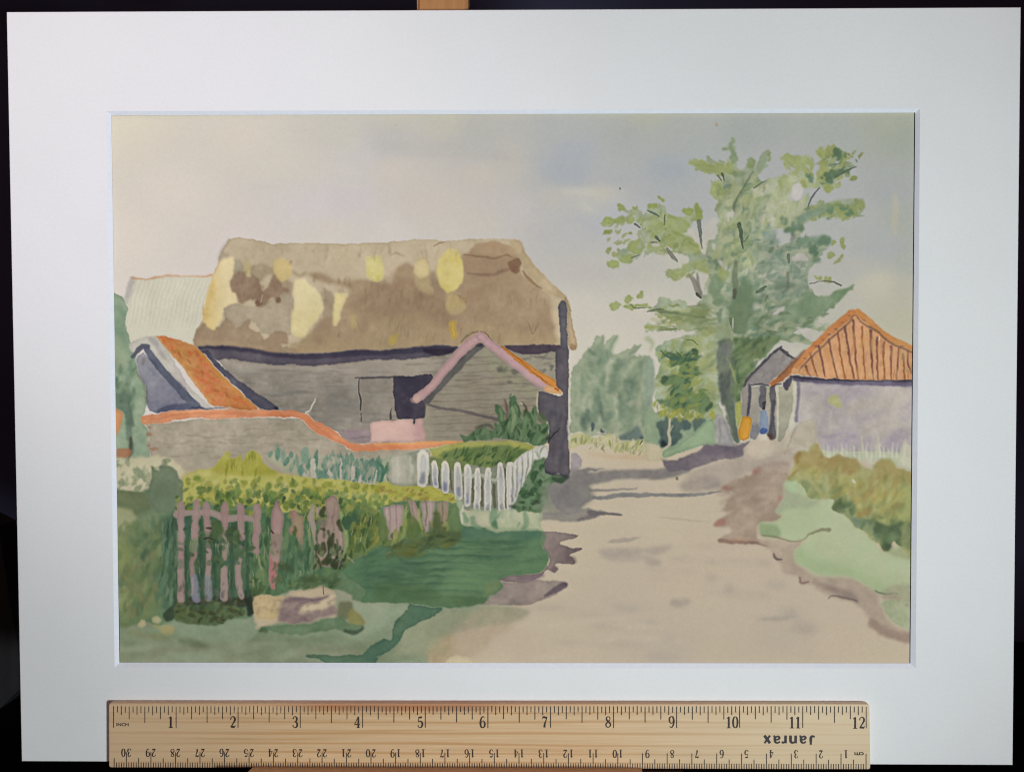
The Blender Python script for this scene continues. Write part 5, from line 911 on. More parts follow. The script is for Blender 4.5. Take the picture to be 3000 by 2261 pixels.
    scatter('C 570,440 1200,480 1200,760 570,760', 34, [(76,98,66),(96,114,80),(64,88,66)], 22, 11, 40, 80, a=.7, soft=1.1, seed=92)
    scatter('C 1320,560 1440,560 1420,900 1320,900', 8, [(110,112,86),(120,96,88)], 20, 9, 80, 40, a=.6, soft=1.2, seed=93)
    scatter('C 600,900 1110,900 1110,1040 600,1040', 16, [(120,116,112),(96,98,84)], 22, 10, 85, 30, a=.5, soft=1.4, seed=94)
    # third group of pickets
    Q = (172,150,144)
    wash('F 65,290 130,280 200,275 228,300 222,400 200,490 160,530 120,560 90,500 70,400', Q, a=.94, soft=.9, rim=.18, wob=2)
    wash('F 265,225 320,240 345,330 340,420 300,430 280,330', (166,142,132), a=.9, soft=1); wash('F 365,250 480,240 470,350 450,440 410,490 390,480 375,350', Q, a=.9, soft=1, rim=.15); wash('F 500,260 590,250 585,360 560,450 530,440 510,350', (160,138,120), a=.85, soft=1.2)
    for s_, w_, c_ in (('F 115,285 118,400 112,500',[3,3,2],(132,112,104)),('F 165,280 170,400 160,520',[3,3,2],(140,118,112)),('F 90,300 88,380 100,470',[2.5,3,2],(190,170,158)),('F 410,250 412,340 408,440',[4,4,3],(104,104,78)),('F 445,245 446,330 438,420',[2.5,3,2],(188,168,158)),('F 290,235 300,330 318,400',[3,3,2],(128,108,98)),('F 540,260 544,330 540,420',[3,4,3],(110,110,76))):
        stroke(s_, w_, c_, a=.75, soft=.8)
    scatter('F 60,440 240,440 600,400 600,500 100,580', 34, [(96,112,66),(128,138,78),(80,98,58),(156,156,98)], 24, 9, 84, 25, a=.65, soft=1.1, seed=132)
    wash('F 265,330 340,400 380,480 300,560 240,500', (92,110,62), a=.8, soft=1.8); wash('F 470,330 520,340 540,440 580,470 520,540 460,500', (86,96,62), a=.8, soft=1.6)
    stroke('F 350,310 355,400 380,470', [6,8,4], (178,170,100), a=.75, soft=1.2); stroke('F 235,330 240,460 200,560', [10,12,8], (150,162,100), a=.7, soft=1.8)
    wash('F 590,280 640,265 690,300 700,420 690,480 640,520 600,440', (104,126,84), a=.88, soft=1.6, wob=2.5, rim=.15); wash('F 60,330 90,420 110,560 60,560 20,460 30,360', (100,118,74), a=.8, soft=2)
    wash('F 400,520 660,480 690,520 640,590 480,620 300,640 200,600 300,560', (82,96,62), a=.8, soft=2.2, wob=3); stroke('F 150,560 110,660', [6,3], (168,172,120), a=.6, soft=1.2)
    scatter('F 130,580 560,520 640,580 300,700 100,680', 30, [(70,84,54),(112,122,66),(90,108,74)], 46, 12, 20, 50, a=.55, soft=1.8, seed=63)
    wash('F 150,600 260,590 330,640 280,700 180,690', (108,110,58), a=.5, soft=3)
    # rock
    wash('C 1195,1060 1230,1010 1330,1010 1460,1000 1500,970 1600,960 1700,940 1760,930 1840,970 1870,1060 1890,1130 1850,1180 1760,1190 1600,1230 1520,1240 1400,1220 1290,1270 1200,1220 1190,1130', (178,162,136), a=.96, soft=1.2, rim=.1, wob=3)
    wash('C 1195,1060 1230,1010 1330,1010 1440,1000 1410,1080 1390,1180 1330,1210 1230,1190 1190,1120', (182,162,120), a=.85, soft=1.5)
    wash('C 1420,1040 1490,1010 1600,1020 1720,1020 1800,1000 1790,1020 1700,1070 1600,1090 1580,1140 1700,1130 1820,1090 1880,1080 1880,1150 1760,1180 1600,1230 1520,1240 1400,1200 1400,1110', (132,116,112), a=.85, soft=2.2, wob=4, rim=.08, col2=(116,98,100), mixn=1)
    wash('C 1590,1100 1700,1070 1830,1000 1860,1050 1800,1090 1690,1120 1600,1140', (194,178,146), a=.75, soft=2)
    scatter('C 1400,1040 1860,1040 1850,1160 1500,1230 1400,1180', 22, [(150,134,122),(120,104,104),(176,160,138),(134,118,112)], 34, 10, 12, 20, a=.45, soft=2.2, seed=160, wob=3)
    scatter('C 1210,1020 1430,1020 1400,1180 1230,1180', 12, [(170,150,112),(194,176,136),(160,142,110)], 26, 12, 60, 60, a=.4, soft=2.4, seed=161)
    stroke('C 1500,1030 1600,1030 1700,1040 1790,1010', [5,10,10,5], (110,92,100), a=.6, soft=1.4)
    stroke('C 1758,935 1760,990', [2.5,3], (100,60,50), a=.8)
    wash('C 1240,1220 1330,1210 1300,1260 1270,1290 1210,1270', (180,164,138), a=.7, soft=1.2)
    wash('C 1890,1060 1980,1050 2000,1100 1960,1200 1880,1180', (100,104,76), a=.85, soft=2); wash('C 1990,1110 2050,1160 2095,1230 2040,1270 1970,1240 1960,1160', (132,130,80), a=.9, soft=1.5)
    wash('C 1250,1270 1400,1240 1600,1240 1760,1200 1900,1180 1980,1240 2085,1240 2080,1290 1990,1310 1860,1280 1700,1310 1500,1330 1330,1290 1250,1320', (92,116,84), a=.9, soft=1.5, wob=2.5, col2=(104,124,96), rim=.14)
    stroke('C 1940,1290 2010,1310 2080,1270', [10,12,8], (62,78,60), a=.8, soft=1.4); blobs('C 1280,1295,44,20', (76,98,66), a=.7, soft=1.6)
    wash('C 1470,960 1560,950 1640,900 1700,910 1760,930 1700,940 1600,958', (96,112,80), a=.5, soft=2)
    # plants near the porch
    wash('E 430,1235 560,1200 700,1175 900,1170 1150,1165 1290,1215 1210,1260 1130,1340 1000,1355 965,1400 880,1380 740,1345 660,1330 560,1320 480,1300', (156,158,84), a=.95, soft=1.1, wob=2, rim=.1, col2=(168,166,96))
    wash('E 500,1290 620,1230 760,1220 900,1210 1000,1200 1180,1230 1220,1240 1120,1340 1000,1352 965,1400 880,1380 740,1345 600,1320', (84,108,64), a=.85, soft=2, wob=3.5, col2=(104,124,78), mixn=1)
    scatter('E 520,1280 800,1220 1200,1230 1100,1340 960,1390 740,1340', 50, [(62,86,56),(112,130,84),(74,98,60),(140,150,84)], 34, 8, 50, 25, a=.65, soft=1, seed=64)
    wash('E 430,1225 520,1210 620,1190 560,1230 470,1260', (170,172,110), a=.5, soft=2)
    BS = 'E 680,1110 740,1130 790,1080 860,1060 950,1080 960,1010 995,1030 975,940 965,860 1010,880 1045,930 1050,1000 1075,960 1085,850 1085,790 1130,810 1170,900 1175,980 1200,1010 1180,940 1220,900 1250,940 1290,880 1310,900 1300,1000 1330,1030 1390,1005 1395,1080 1385,1190 1300,1210 1240,1180 1150,1160 1000,1140 900,1165 780,1160 720,1175'
    wash(BS, (92,118,84), a=.93, soft=1, wob=2.5, rim=.12, col2=(80,106,76), mixn=1)
    bs = mask_of(BS)
    scatter('E 700,1110 1000,1050 1100,850 1300,900 1380,1050 1350,1180 800,1150', 60, [(60,84,58),(124,144,104),(72,96,66),(110,134,96)], 40, 9, 75, 35, a=.65, soft=1, seed=65, clip=bs)
    stroke('E 1110,900 1120,1000 1110,1080', [9,12,8], (140,156,116), a=.75, soft=1.2); stroke('E 1010,900 1030,1000', [6,8], (132,148,108), a=.7, soft=1)
    stroke('E 1045,830 1065,900 1060,980', [5,9,7], (100,80,72), a=.75, soft=1.2); stroke('E 1190,850 1220,900 1200,960', [5,7,5], (78,74,58), a=.75, soft=1); stroke('E 810,1060 900,1040 950,1060', [8,14,8], (80,84,68), a=.7, soft=1.5)
    blobs('E 1095,800,9,12 1190,860,10,12 1385,1012,8,10', (196,190,168), a=.75, soft=.8)
    wash('E 1300,930 1350,940 1390,1000 1330,1020', (78,96,66), a=.7, soft=1.5)
    blobs('E 1400,1145,22,26', (52,60,48), a=.8, soft=1.2)
def paint_white_fence():
    wash('E 120,1300 220,1270 330,1250 430,1250 440,1300 520,1320 700,1340 900,1380 1000,1350 1120,1340 1200,1260 1290,1230 1370,1205 1400,1240 1380,1310 1310,1330 1250,1400 1200,1500 1160,1600 F 1160,200 1080,300 850,330 700,300 650,240 640,190 540,150 400,110 120,100', (128,134,116), a=.92, soft=1, wob=1.5, rim=.05)
    wash('E 120,1310 220,1270 300,1290 330,1400 340,1500 120,1500', (176,170,152), a=.7, soft=2.5, rim=0, wob=4)
    for x_ in (150,185,215,245,285,310): stroke(f'E {x_},1300 {x_+4},1380 {x_-2},1490', [5,10,6], ((196,190,172),(150,152,136),(188,182,166))[x_%3], a=.6, soft=1.5, wob=2.5); wash('E 440,1300 520,1310 640,1330 720,1345 700,1400 500,1370', (112,124,80), a=.7, soft=2)
    stroke('E 250,1320 270,1480', 12, (160,160,148), a=.5, soft=3); stroke('E 180,1310 180,1480', 10, (198,192,176), a=.6, soft=2.5)
    GAP = (96,96,78)
    for s_, w_ in (('E 440,1440 440,1510',6),('E 515,1400 520,1540',7),('E 600,1400 620,1560',5),('E 700,1500 690,1620',6),('E 785,1480 790,1659',6),('E 860,1480 862,1659 F 865,280',7),('E 960,1520 960,1659 F 965,290',10),('E 1050,1400 1050,1450',7),('E 1060,1550 F 1065,290',7)):
        stroke(s_, w_, GAP, a=.85, soft=.8)
    PK = [(385,1262,1500,34,-5),(478,1330,1530,19,10),(562,1338,1570,22,8),(662,1352,1625,24,10),(745,1362,1680,22,0),(825,1390,1800,19,0),(908,1388,1800,21,0),(1012,1350,1810,21,14),(1092,1350,1800,26,8)]
    for x, y0, y1, w, ln in PK:
        yy = lambda t: y0 + (y1 - y0) * t
        stroke(f'E {x},{y0+8} {x},{yy(.15)} {x+ln/2},{yy(.5)} {x+ln},{yy(.97)}', [w*.72,w,w,w*.92], (204,197,180), a=.97, soft=.6, rim=.05, wob=1.2)
        stroke(f'E {x+2},{y0+26} {x+3},{yy(.3)} {x+ln/2+2},{yy(.6)} {x+ln},{yy(.92)}', [w*.35,w*.6,w*.62,w*.55], (168,170,172), a=.85, soft=1.1, col2=(176,174,168), mixn=1, wob=1.5)
        stroke(f'E {x+ln/2+2},{yy(.72)} {x+ln},{yy(.95)}', [w*.35,w*.55], (118,122,146) if x in (478,562,662,745) else (120,126,128), a=.75, soft=1.8)
    stroke('E 700,1440 780,1450 860,1440 960,1480 1000,1470', 8, (190,186,172), a=.8, soft=1)
    stroke('E 340,1270 335,1380 345,1490', [3,3,3], (206,200,182), a=.8); stroke('E 425,1260 430,1380 420,1500', 4, (208,202,186), a=.9)
    wash('E 1070,1360 1120,1340 1160,1290 1230,1250 1300,1225 1365,1205 1400,1235 1390,1300 1310,1310 1270,1340 1250,1420 1220,1500 1180,1580 1160,1659 F 1140,230 1085,300 1075,180 1070,60', (194,190,180), a=.95, soft=.8, rim=.08, col2=(180,178,174), mixn=1)
    for s_, w_, c_ in (('E 1115,1380 1112,1560 F 1108,240',[3,6,8],(126,130,116)),('E 1150,1330 1150,1500 F 1135,200',[2.5,5,7],(140,142,132)),('E 1190,1290 1192,1430 1170,1560',[2.5,5,6],(142,146,134)),('E 1230,1265 1232,1360 1215,1470',[2,5,5],(136,144,128)),('E 1272,1245 1272,1320 1262,1380',[2,4,4],(132,142,122)),('E 1312,1230 1314,1290',[2,3],(126,140,116)),
            ('E 1092,1360 1092,1560 F 1090,260',[4,4,4],(212,206,190)),('E 1133,1340 1132,1520 F 1122,200',[4,4,3],(212,206,190)),('E 1172,1300 1172,1460 1160,1600',[4,4,3],(210,204,188)),('E 1212,1275 1213,1390 1200,1500',[4,4,3],(208,202,186)),('E 1252,1250 1253,1340 1245,1410',[4,3,3],(206,200,184)),('E 1294,1235 1294,1300',[4,3],(206,200,184))):
        stroke(s_, w_, c_, a=.75, soft=.8, wob=1.5)
    stroke('E 1160,1440 1170,1520', [12,14], (160,164,170), a=.6, soft=2.5); stroke('E 1290,1240 1320,1290 1340,1320', [4,6,4], (134,148,120), a=.7, soft=1.2); stroke('E 1370,1210 1340,1250 1330,1300', [3,5,3], (110,130,100), a=.6, soft=1); stroke('E 1120,1560 F 1120,180', 14, (168,164,166), a=.6, soft=2.2)
    # pale foot of the fence and the dark shrub on the right
    wash('F 640,190 700,260 720,330 800,300 900,320 1080,310 1330,320 1340,420 1335,480 1170,475 1000,495 940,480 850,450 720,440 700,400', (172,178,146), a=.85, soft=1.3, wob=2, col2=(160,170,138))
    stroke('F 710,280 700,340 705,420', [5,6,5], (206,200,184), a=.75, soft=1)
    wash('F 820,340 920,330 930,420 860,460 810,410', (184,180,152), a=.8, soft=1.6)
    for s_, w_ in (('F 715,340 740,400',[8,16]),('F 790,380 800,430 850,460',[14,16,8]),('F 960,330 950,400 970,450',[22,22,18]),('F 1010,340 970,380',[6,12]),('F 1215,340 1225,420 1200,470',[12,16,10]),('F 1150,450 1170,420',[5,6])):
        stroke(s_, w_, (120,148,116), a=.7, soft=1.4)
    blobs('F 965,425,24,34', (84,118,84), a=.75, soft=1.3)
    SB = 'E 1250,1420 1290,1330 1330,1310 1370,1290 1375,1340 1365,1410 1400,1440 1480,1440 1540,1470 1500,1500 1440,1500 1400,1560 F 1400,200 1340,330 1200,325 1100,300 1140,240 1170,150 E 1200,1520'
    wash(SB, (84,112,78), a=.95, soft=1, wob=3, rim=.1, col2=(98,122,90), mixn=1)
    sb = mask_of(SB)
    scatter('E 1260,1400 1360,1310 1400,1450 1400,1580 F 1340,300 1130,290 1200,100', 50, [(58,84,60),(112,140,104),(70,98,66),(128,148,116)], 30, 13, 40, 60, a=.65, soft=1.2, seed=66, clip=sb)
    blobs('F 1300,260,46,16 1120,280,40,14', (58,70,52), a=.75, soft=1.4)
    wash('F 1340,330 1345,100 1400,120 1420,220 1400,300', (132,138,120), a=.7, soft=2.5)
    stroke('E 1440,1470 1500,1480 1560,1460', [10,18,12], (60,74,62), a=.8, soft=1.4)
# ---------------------------------------------------------------- building helpers
def lin(c):
    c = np.asarray(c, float)
    return np.where(c <= 0.04045, c / 12.92, ((c + 0.055) / 1.055) ** 2.4)
def light_at(P):
    """lamp light on points of the artwork (reflected radiance of a surface of albedo 1)"""
    out = np.zeros(P.shape[:-1] + (3,))
    for p, aim, size, rgb, _ in SPOTS:
        c = np.array(p); d = P - c; r = np.linalg.norm(d, axis=-1); n = np.array(aim) - c; n /= np.linalg.norm(n)
        cs = math.cos(size / 2); t = np.clip(((d @ n) / r - cs) / (1 - cs), 0, 1)
        out += ((c[2] / r) * t * t * (3 - 2 * t) / r ** 2)[..., None] * np.array(rgb)
    c = np.array(FILL[0]); d = P - c; r = np.linalg.norm(d, axis=-1)
    out += ((c[2] / r) / r ** 2)[..., None] * np.array(FILL[1])
    return out / (4 * math.pi * math.pi)
def albedo(rgb255, px, py):
    """surface colour that the photograph shows at a pixel once the lamp light is taken out"""
    return tuple(np.clip(lin(np.array(rgb255) / 255.0) / light_at(on_plane(px, py)), 0.004, 0.9))

def mat(name, rough=0.7, spec=0.3):
    m = bpy.data.materials.new(name); m.use_nodes = True; nt = m.node_tree
    b = nt.nodes['Principled BSDF']; b.inputs['Roughness'].default_value = rough
    b.inputs['Specular IOR Level'].default_value = spec
    return m, nt, b
def node(nt, kind, **kw):
    n = nt.nodes.new(kind)
    for k, v in kw.items():
        if k.startswith('i_'): n.inputs[int(k[2:]) if k[2:].isdigit() else k[2:]].default_value = v
        else: setattr(n, k, v)
    return n
def coords(nt, scale=(1, 1, 1)):
    tc = node(nt, 'ShaderNodeTexCoord'); mp = node(nt, 'ShaderNodeMapping'); mp.inputs['Scale'].default_value = scale
    nt.links.new(tc.outputs['Object'], mp.inputs['Vector']); return mp.outputs['Vector']
def noise(nt, vec, scale, detail=4, rough=0.6):
    n = node(nt, 'ShaderNodeTexNoise'); n.inputs['Scale'].default_value = scale; n.inputs['Detail'].default_value = detail
    n.inputs['Roughness'].default_value = rough; nt.links.new(vec, n.inputs['Vector']); return n.outputs['Fac']
def ramp(nt, fac, stops):
    r = node(nt, 'ShaderNodeValToRGB'); e = r.color_ramp.elements
    while len(e) < len(stops): e.new(0.5)
    for k, (p, c) in enumerate(stops): e[k].position = p; e[k].color = (*c, 1)
    nt.links.new(fac, r.inputs['Fac']); return r.outputs['Color']
def mixc(nt, fac, a, b, mode='MIX'):
    m = node(nt, 'ShaderNodeMix', data_type='RGBA', blend_type=mode)
    for sock, v in ((m.inputs[0], fac), (m.inputs[6], a), (m.inputs[7], b)):
        if hasattr(v, 'is_linked'): nt.links.new(v, sock)
        elif isinstance(v, (int, float)): sock.default_value = v
        else: sock.default_value = (*v, 1)
    return m.outputs[2]
def bump(nt, b, h, dist, strength=0.5):
    n = node(nt, 'ShaderNodeBump'); n.inputs['Distance'].default_value = dist; n.inputs['Strength'].default_value = strength
    nt.links.new(h, n.inputs['Height']); nt.links.new(n.outputs['Normal'], b.inputs['Normal'])
def link(name, me, m=None, parent=None):
    o = bpy.data.objects.new(name, me); scene.collection.objects.link(o)
    if m: me.materials.append(m)
    if parent is not None: o.parent = parent
    else: o.matrix_world = ART
    return o
def mesh(name, verts, faces, m=None, parent=None):
    me = bpy.data.meshes.new(name); me.from_pydata([tuple(v) for v in verts], [], faces); me.update()
    return link(name, me, m, parent)
def thing(name, label, cat):
    o = bpy.data.objects.new(name, None); scene.collection.objects.link(o); o.matrix_world = ART
    o['label'] = label; o['category'] = cat; return o
def slab(poly, z0, z1, ch=0.0006, name='slab', m=None, parent=None):
    """flat plate with a chamfered rim: poly = outline (x, y) counter-clockwise, z0 back, z1 front"""
    n = len(poly); P = np.array(poly, float)
    c = P.mean(0)
    def inset(d):
        out = []
        for i in range(n):
            a, b, e = P[i - 1], P[i], P[(i + 1) % n]
            u = (b - a) / np.linalg.norm(b - a); v = (e - b) / np.linalg.norm(e - b)
            nu = np.array([-u[1], u[0]]); nv = np.array([-v[1], v[0]]); k = nu + nv; k /= max(1e-6, (k @ nu) * 1.0) if abs(k @ nu) > 1e-6 else 1
            out.append(b + k * d)
        return out
    I = inset(ch); v = []
    for q, z in ((P, z0), (P, z1 - ch), (I, z1)): v += [(x, y, z) for x, y in q]
    f = [tuple(reversed(range(n)))] + [tuple(range(2 * n, 3 * n))]
    for r in (0, 1):
        for i in range(n):
            j = (i + 1) % n; f.append((r * n + i, r * n + j, (r + 1) * n + j, (r + 1) * n + i))
    return mesh(name, v, f, m, parent)
def box(name, x0, x1, y0, y1, z0, z1, m, parent, bev=0.0012):
    bm = bmesh.new(); bmesh.ops.create_cube(bm, size=1.0)
    bmesh.ops.scale(bm, vec=(x1 - x0, y1 - y0, z1 - z0), verts=bm.verts)
    bmesh.ops.translate(bm, vec=((x0 + x1) / 2, (y0 + y1) / 2, (z0 + z1) / 2), verts=bm.verts)
    bmesh.ops.bevel(bm, geom=list(bm.edges), offset=bev, segments=2, affect='EDGES')
    me = bpy.data.meshes.new(name); bm.to_mesh(me); bm.free(); return link(name, me, m, parent)
def xy(px, py, z=0.0):
    return on_plane(px, py, z)

# ---------------------------------------------------------------- materials
def wood(name, c1, c2, c3, ring=70.0, stretch=(6, 60, 60), rough=0.55, seed=0.0):
    m, nt, b = mat(name, rough, 0.35)
    v = coords(nt, stretch); n1 = noise(nt, v, 3.0, 5, 0.55); n2 = noise(nt, v, 14.0, 4, 0.6)
    c = ramp(nt, n1, [(0.30, c1), (0.52, c2), (0.70, c3)])
    c = mixc(nt, 0.35, c, ramp(nt, n2, [(0.35, tuple(x * 0.72 for x in c2)), (0.65, tuple(min(1, x * 1.15) for x in c2))]))
    nt.links.new(c, b.inputs['Base Color']); bump(nt, b, n2, 0.0002, 0.4); return m
easel_wood = wood('easel_beech', (.37,.165,.055), (.43,.20,.072), (.47,.24,.095), stretch=(60, 6, 60))
shelf_wood = wood('shelf_beech', (.66,.42,.24), (.74,.49,.3), (.8,.56,.36), stretch=(6, 60, 60))
shaded_wood = wood('shaded_wood', (.05,.025,.02), (.07,.035,.026), (.09,.05,.04))  # dark brown standing in for shade at the shelf's right end
mount_m, nt, b = mat('mount_card', 0.9, 0.15)
v = coords(nt); c = ramp(nt, noise(nt, v, 900, 3, 0.7), [(0.3, (.765,.765,.765)), (0.7, (.83,.83,.83))])
c = mixc(nt, 0.5, c, ramp(nt, noise(nt, v, 25, 3), [(0.35, (.785,.785,.785)), (0.65, (.815,.815,.815))]))
nt.links.new(c, b.inputs['Base Color']); bump(nt, b, noise(nt, v, 2200, 2), 0.00006, 0.5)
core_m, nt, b = mat('mount_core', 0.85, 0.2)
v = coords(nt); nt.links.new(ramp(nt, noise(nt, v, 600, 3), [(0.3, (.80,.82,.90)), (0.7, (.86,.875,.93))]), b.inputs['Base Color'])
back_m, nt, b = mat('backing_brown', 0.9, 0.1)
v = coords(nt); nt.links.new(ramp(nt, noise(nt, v, 300, 3), [(0.3, (.012,.009,.008)), (0.7, (.03,.022,.018))]), b.inputs['Base Color'])
ink_m, nt, b = mat('ruler_ink', 0.6, 0.3)
v = coords(nt); nt.links.new(ramp(nt, noise(nt, v, 1500, 3), [(0.3, (.022,.015,.013)), (0.75, (.065,.042,.03))]), b.inputs['Base Color'])
letter_m, nt, b = mat('letter_ink', 0.6, 0.3)
v = coords(nt); nt.links.new(ramp(nt, noise(nt, v, 1800, 3), [(0.3, (.02,.017,.022)), (0.75, (.07,.055,.055))]), b.inputs['Base Color'])

# ---------------------------------------------------------------- setting behind the easel
wall_m, nt, b = mat('dark_wall_paint', 0.9, 0.05)
v = coords(nt); nt.links.new(ramp(nt, noise(nt, v, 1.1, 3), [(0.40, (.012,.006,.016)), (0.62, (.08,.09,.16))]), b.inputs['Base Color'])
wl = mesh('back_wall', [(-2.5,-1.2,-.75),(2.5,-1.2,-.75),(2.5,2.0,-.75),(-2.5,2.0,-.75)], [(0,1,2,3)], wall_m); wl['kind'] = 'structure'
tb_m, nt, b = mat('dark_table_cloth', 0.95, 0.05)
v = coords(nt); nt.links.new(ramp(nt, noise(nt, v, 40, 4), [(0.3, (.006,.005,.006)), (0.7, (.014,.012,.013))]), b.inputs['Base Color'])
tb = mesh('table', [(-1.2,-.30,-.70),(1.2,-.30,-.70),(1.2,-.30,.9),(-1.2,-.30,.9),(-1.2,-.33,-.70),(1.2,-.33,-.70),(1.2,-.33,.9),(-1.2,-.33,.9)],
          [(0,3,2,1),(4,5,6,7),(0,1,5,4),(2,3,7,6),(1,2,6,5),(0,4,7,3)], tb_m); tb['kind'] = 'structure'
# dim grey cloth fold seen past the lower left corner
cl_m, nt, b = mat('grey_cloth', 0.95, 0.05)
v = coords(nt, (40, 8, 40)); nt.links.new(ramp(nt, noise(nt, v, 3, 4), [(0.3, (.022,.022,.024)), (0.7, (.034,.034,.036))]), b.inputs['Base Color'])
zc = -0.16
q = [xy(px, py, zc) for px, py in ((-4, 1540), (10, 1640), (24, 1740), (42, 1840), (52, 1890), (56, 2020), (30, 2045), (-4, 2078), (-120, 2110), (-400, 2120), (-420, 1500), (-120, 1480))]
n = len(q); vv = [tuple(p) for p in q] + [(p[0], p[1], p[2] - 0.02) for p in q]
cl = mesh('hanging_cloth', vv, [tuple(reversed(range(n))), tuple(range(n, 2 * n))] + [(i, (i + 1) % n, n + (i + 1) % n, n + i) for i in range(n)], cl_m)
cl['label'] = 'dim dark grey cloth in the gloom past the lower left edge of the white mount'; cl['category'] = 'cloth'

# ---------------------------------------------------------------- easel
easel = thing('table_easel', 'pale wooden easel holding the mounted watercolour, upright showing above its top edge', 'easel')
xl = xy(1222, 15, -.008)[0]; xr = xy(1371, 15, -.008)[0]
box('upright', xl, xr, -.285, .28, -.020, -.0065, easel_wood, easel)
yt = xy(1500, 2251.5, .0048)[1]
sx0, sx1 = xy(742, 2253, .006)[0], xy(1874, 2253, .006)[0]
yb = xy(1500, 2236, 0)[1]
# shelf: slanted left end, the ruler and the mount stand on it
slab([(sx0, 0), (sx1, 0), (sx1 + .001, .0), (sx1 + .001, 0.0)][:2] + [(sx1, .030), (sx0 + .004, .030)], 0, 1e-3, 1e-4, 'tmp') if False else None
vsx = [(sx0 - .002, yt - .018, .022), (sx1 + .001, yt - .018, .022), (sx1 + .001, yt - .018, -.022), (sx0 + .002, yt - .018, -.022),
       (sx0 - .004, yt, .022), (sx1 + .001, yt, .022), (sx1 + .001, yt, -.0065), (sx0 + .001, yt, -.0065)]
vsx[2] = (sx1 + .001, yt - .018, -.0065); vsx[3] = (sx0 + .001, yt - .018, -.0065)
mesh('shelf', vsx, [(0,1,5,4),(1,2,6,5),(2,3,7,6),(3,0,4,7),(4,5,6,7),(3,2,1,0)], shelf_wood, easel)
bx1 = xy(2006, 2256, .006)[0]
box('shelf_shade_block', sx1 + .0012, bx1, yt - .020, yt - .0012, -.0065, .010, shaded_wood, easel, .0006)  # dark block added where the shelf's side lies in shade
box('foot', -.20, .20, -.2995, -.285, -.05, .03, easel_wood, easel, .002)
box('rear_leg', (xl + xr) / 2 - .009, (xl + xr) / 2 + .009, -.2995, -.284, -.32, -.05, easel_wood, easel, .002)
rl = box('rear_strut', (xl + xr) / 2 - .007, (xl + xr) / 2 + .007, -.5, 0, -.012, 0, easel_wood, easel, .002)
rl.location = (0, .20, -.0205); rl.rotation_euler = (math.radians(30), 0, 0)

# ---------------------------------------------------------------- mounted watercolour
art = thing('mounted_watercolour', 'watercolour of a thatched barn and farm track in a wide white mount on the easel', 'picture')
OUT = [xy(*p, 0.0) for p in ((63,2229),(2967,2240),(2991,22),(19,36))]           # BL BR TR TL
BO = [xy(*p, 0.0) for p in ((336,1953.5),(2683,1956.5),(2695.5,318),(310.5,326.5))]
BI = [xy(*p, -.0011) for p in ((350,1939.7),(2667,1942),(2681.3,330.6),(326,339))]
# mount front as a fine ring so that the card can be very slightly uneven, with a tiny chamfer and a thickness
def ring(a, b, n=24):
    v = []; f = []
    for k in range(4):
        for i in range(n):
            t = i / n
            for s in (0, .33, .66, 1):
                p = (1 - s) * ((1 - t) * a[k] + t * a[(k + 1) % 4]) + s * ((1 - t) * b[k] + t * b[(k + 1) % 4]); v.append(p)
    N = 4 * n
    for i in range(N):
        j = (i + 1) % N
        for s in range(3): f.append((i * 4 + s, j * 4 + s, j * 4 + s + 1, i * 4 + s + 1))
    return v, f
def shrink(c, d):
    m = sum(c) / 4; return [p + np.array([-np.sign(p[0] - m[0]) * d, -np.sign(p[1] - m[1]) * d, 0]) for p in c]
OI = shrink(OUT, .00025)
v, f = ring(OI, BO); nv = len(v); N = 96
edge = lambda c, z: [np.array([*((1 - i / 24) * c[k] + i / 24 * c[(k + 1) % 4])[:2], z]) for k in range(4) for i in range(24)]
e1 = edge(OUT, -.00025); e2 = edge(OUT, -.0034); v = v + e1 + e2
for i in range(N):
    j = (i + 1) % N
    f.append((nv + i, nv + j, j * 4, i * 4)); f.append((nv + N + i, nv + N + j, nv + j, nv + i))
mesh('mount_board', v, f, mount_m, art)
v, f = ring(BO, BI, 12); mesh('window_bevel', v, f, core_m, art)
bb = [(x, y, -.0034) for x, y, _ in (shrink([np.array(p) for p in OUT], .0005))]; bb2 = [(x, y, -.0044) for x, y, _ in bb]
mesh('backing_board', bb + bb2, [(0,1,2,3),(7,6,5,4),(0,4,5,1),(1,5,6,2),(2,6,7,3),(3,7,4,0)], back_m, art)

# the sheet: every grid point carries its own pigment
for fn in (paint_sky, paint_ground, paint_left_edge, paint_trees, paint_barn, paint_cottages, paint_plants, paint_white_fence, finish): fn()
gx = PX0 + (np.arange(CW) + 0.5) / SC; gy = PY1 - (np.arange(CH) + 0.5) / SC
X, Y = np.meshgrid(gx, gy)
pl = on_plane(np.array([315., 329., 352.0]), np.array([330., 700., 1945.]), SHEET_Z); pr = on_plane(np.array([2678.4, 2664.2]), np.array([325., 1945.]), SHEET_Z)
XL = np.interp(-gy, -pl[:, 1], pl[:, 0]); XR = np.interp(-gy, -pr[:, 1], pr[:, 0])
Xc = np.clip(X, XL[:, None], XR[:, None])
rgb = lin(np.clip(CAN, 0, 1)) / light_at(np.stack([X, Y, np.full_like(X, SHEET_Z)], -1)); rgb = np.clip(rgb, 0.01, 0.88)
co = np.stack([Xc, Y, np.full_like(X, SHEET_Z)], -1).reshape(-1, 3).astype(np.float32)
me = bpy.data.meshes.new('painting_sheet'); me.vertices.add(CW * CH); me.vertices.foreach_set('co', co.ravel())
idx = np.arange(CW * CH).reshape(CH, CW); fa = np.stack([idx[:-1, :-1], idx[1:, :-1], idx[1:, 1:], idx[:-1, 1:]], -1)
inner = (np.abs(Xc[:-1, 1:] - Xc[:-1, :-1]) > 1e-7) | (np.abs(Xc[1:, 1:] - Xc[1:, :-1]) > 1e-7)
fa = fa[inner].reshape(-1, 4).astype(np.int32); nf = len(fa)
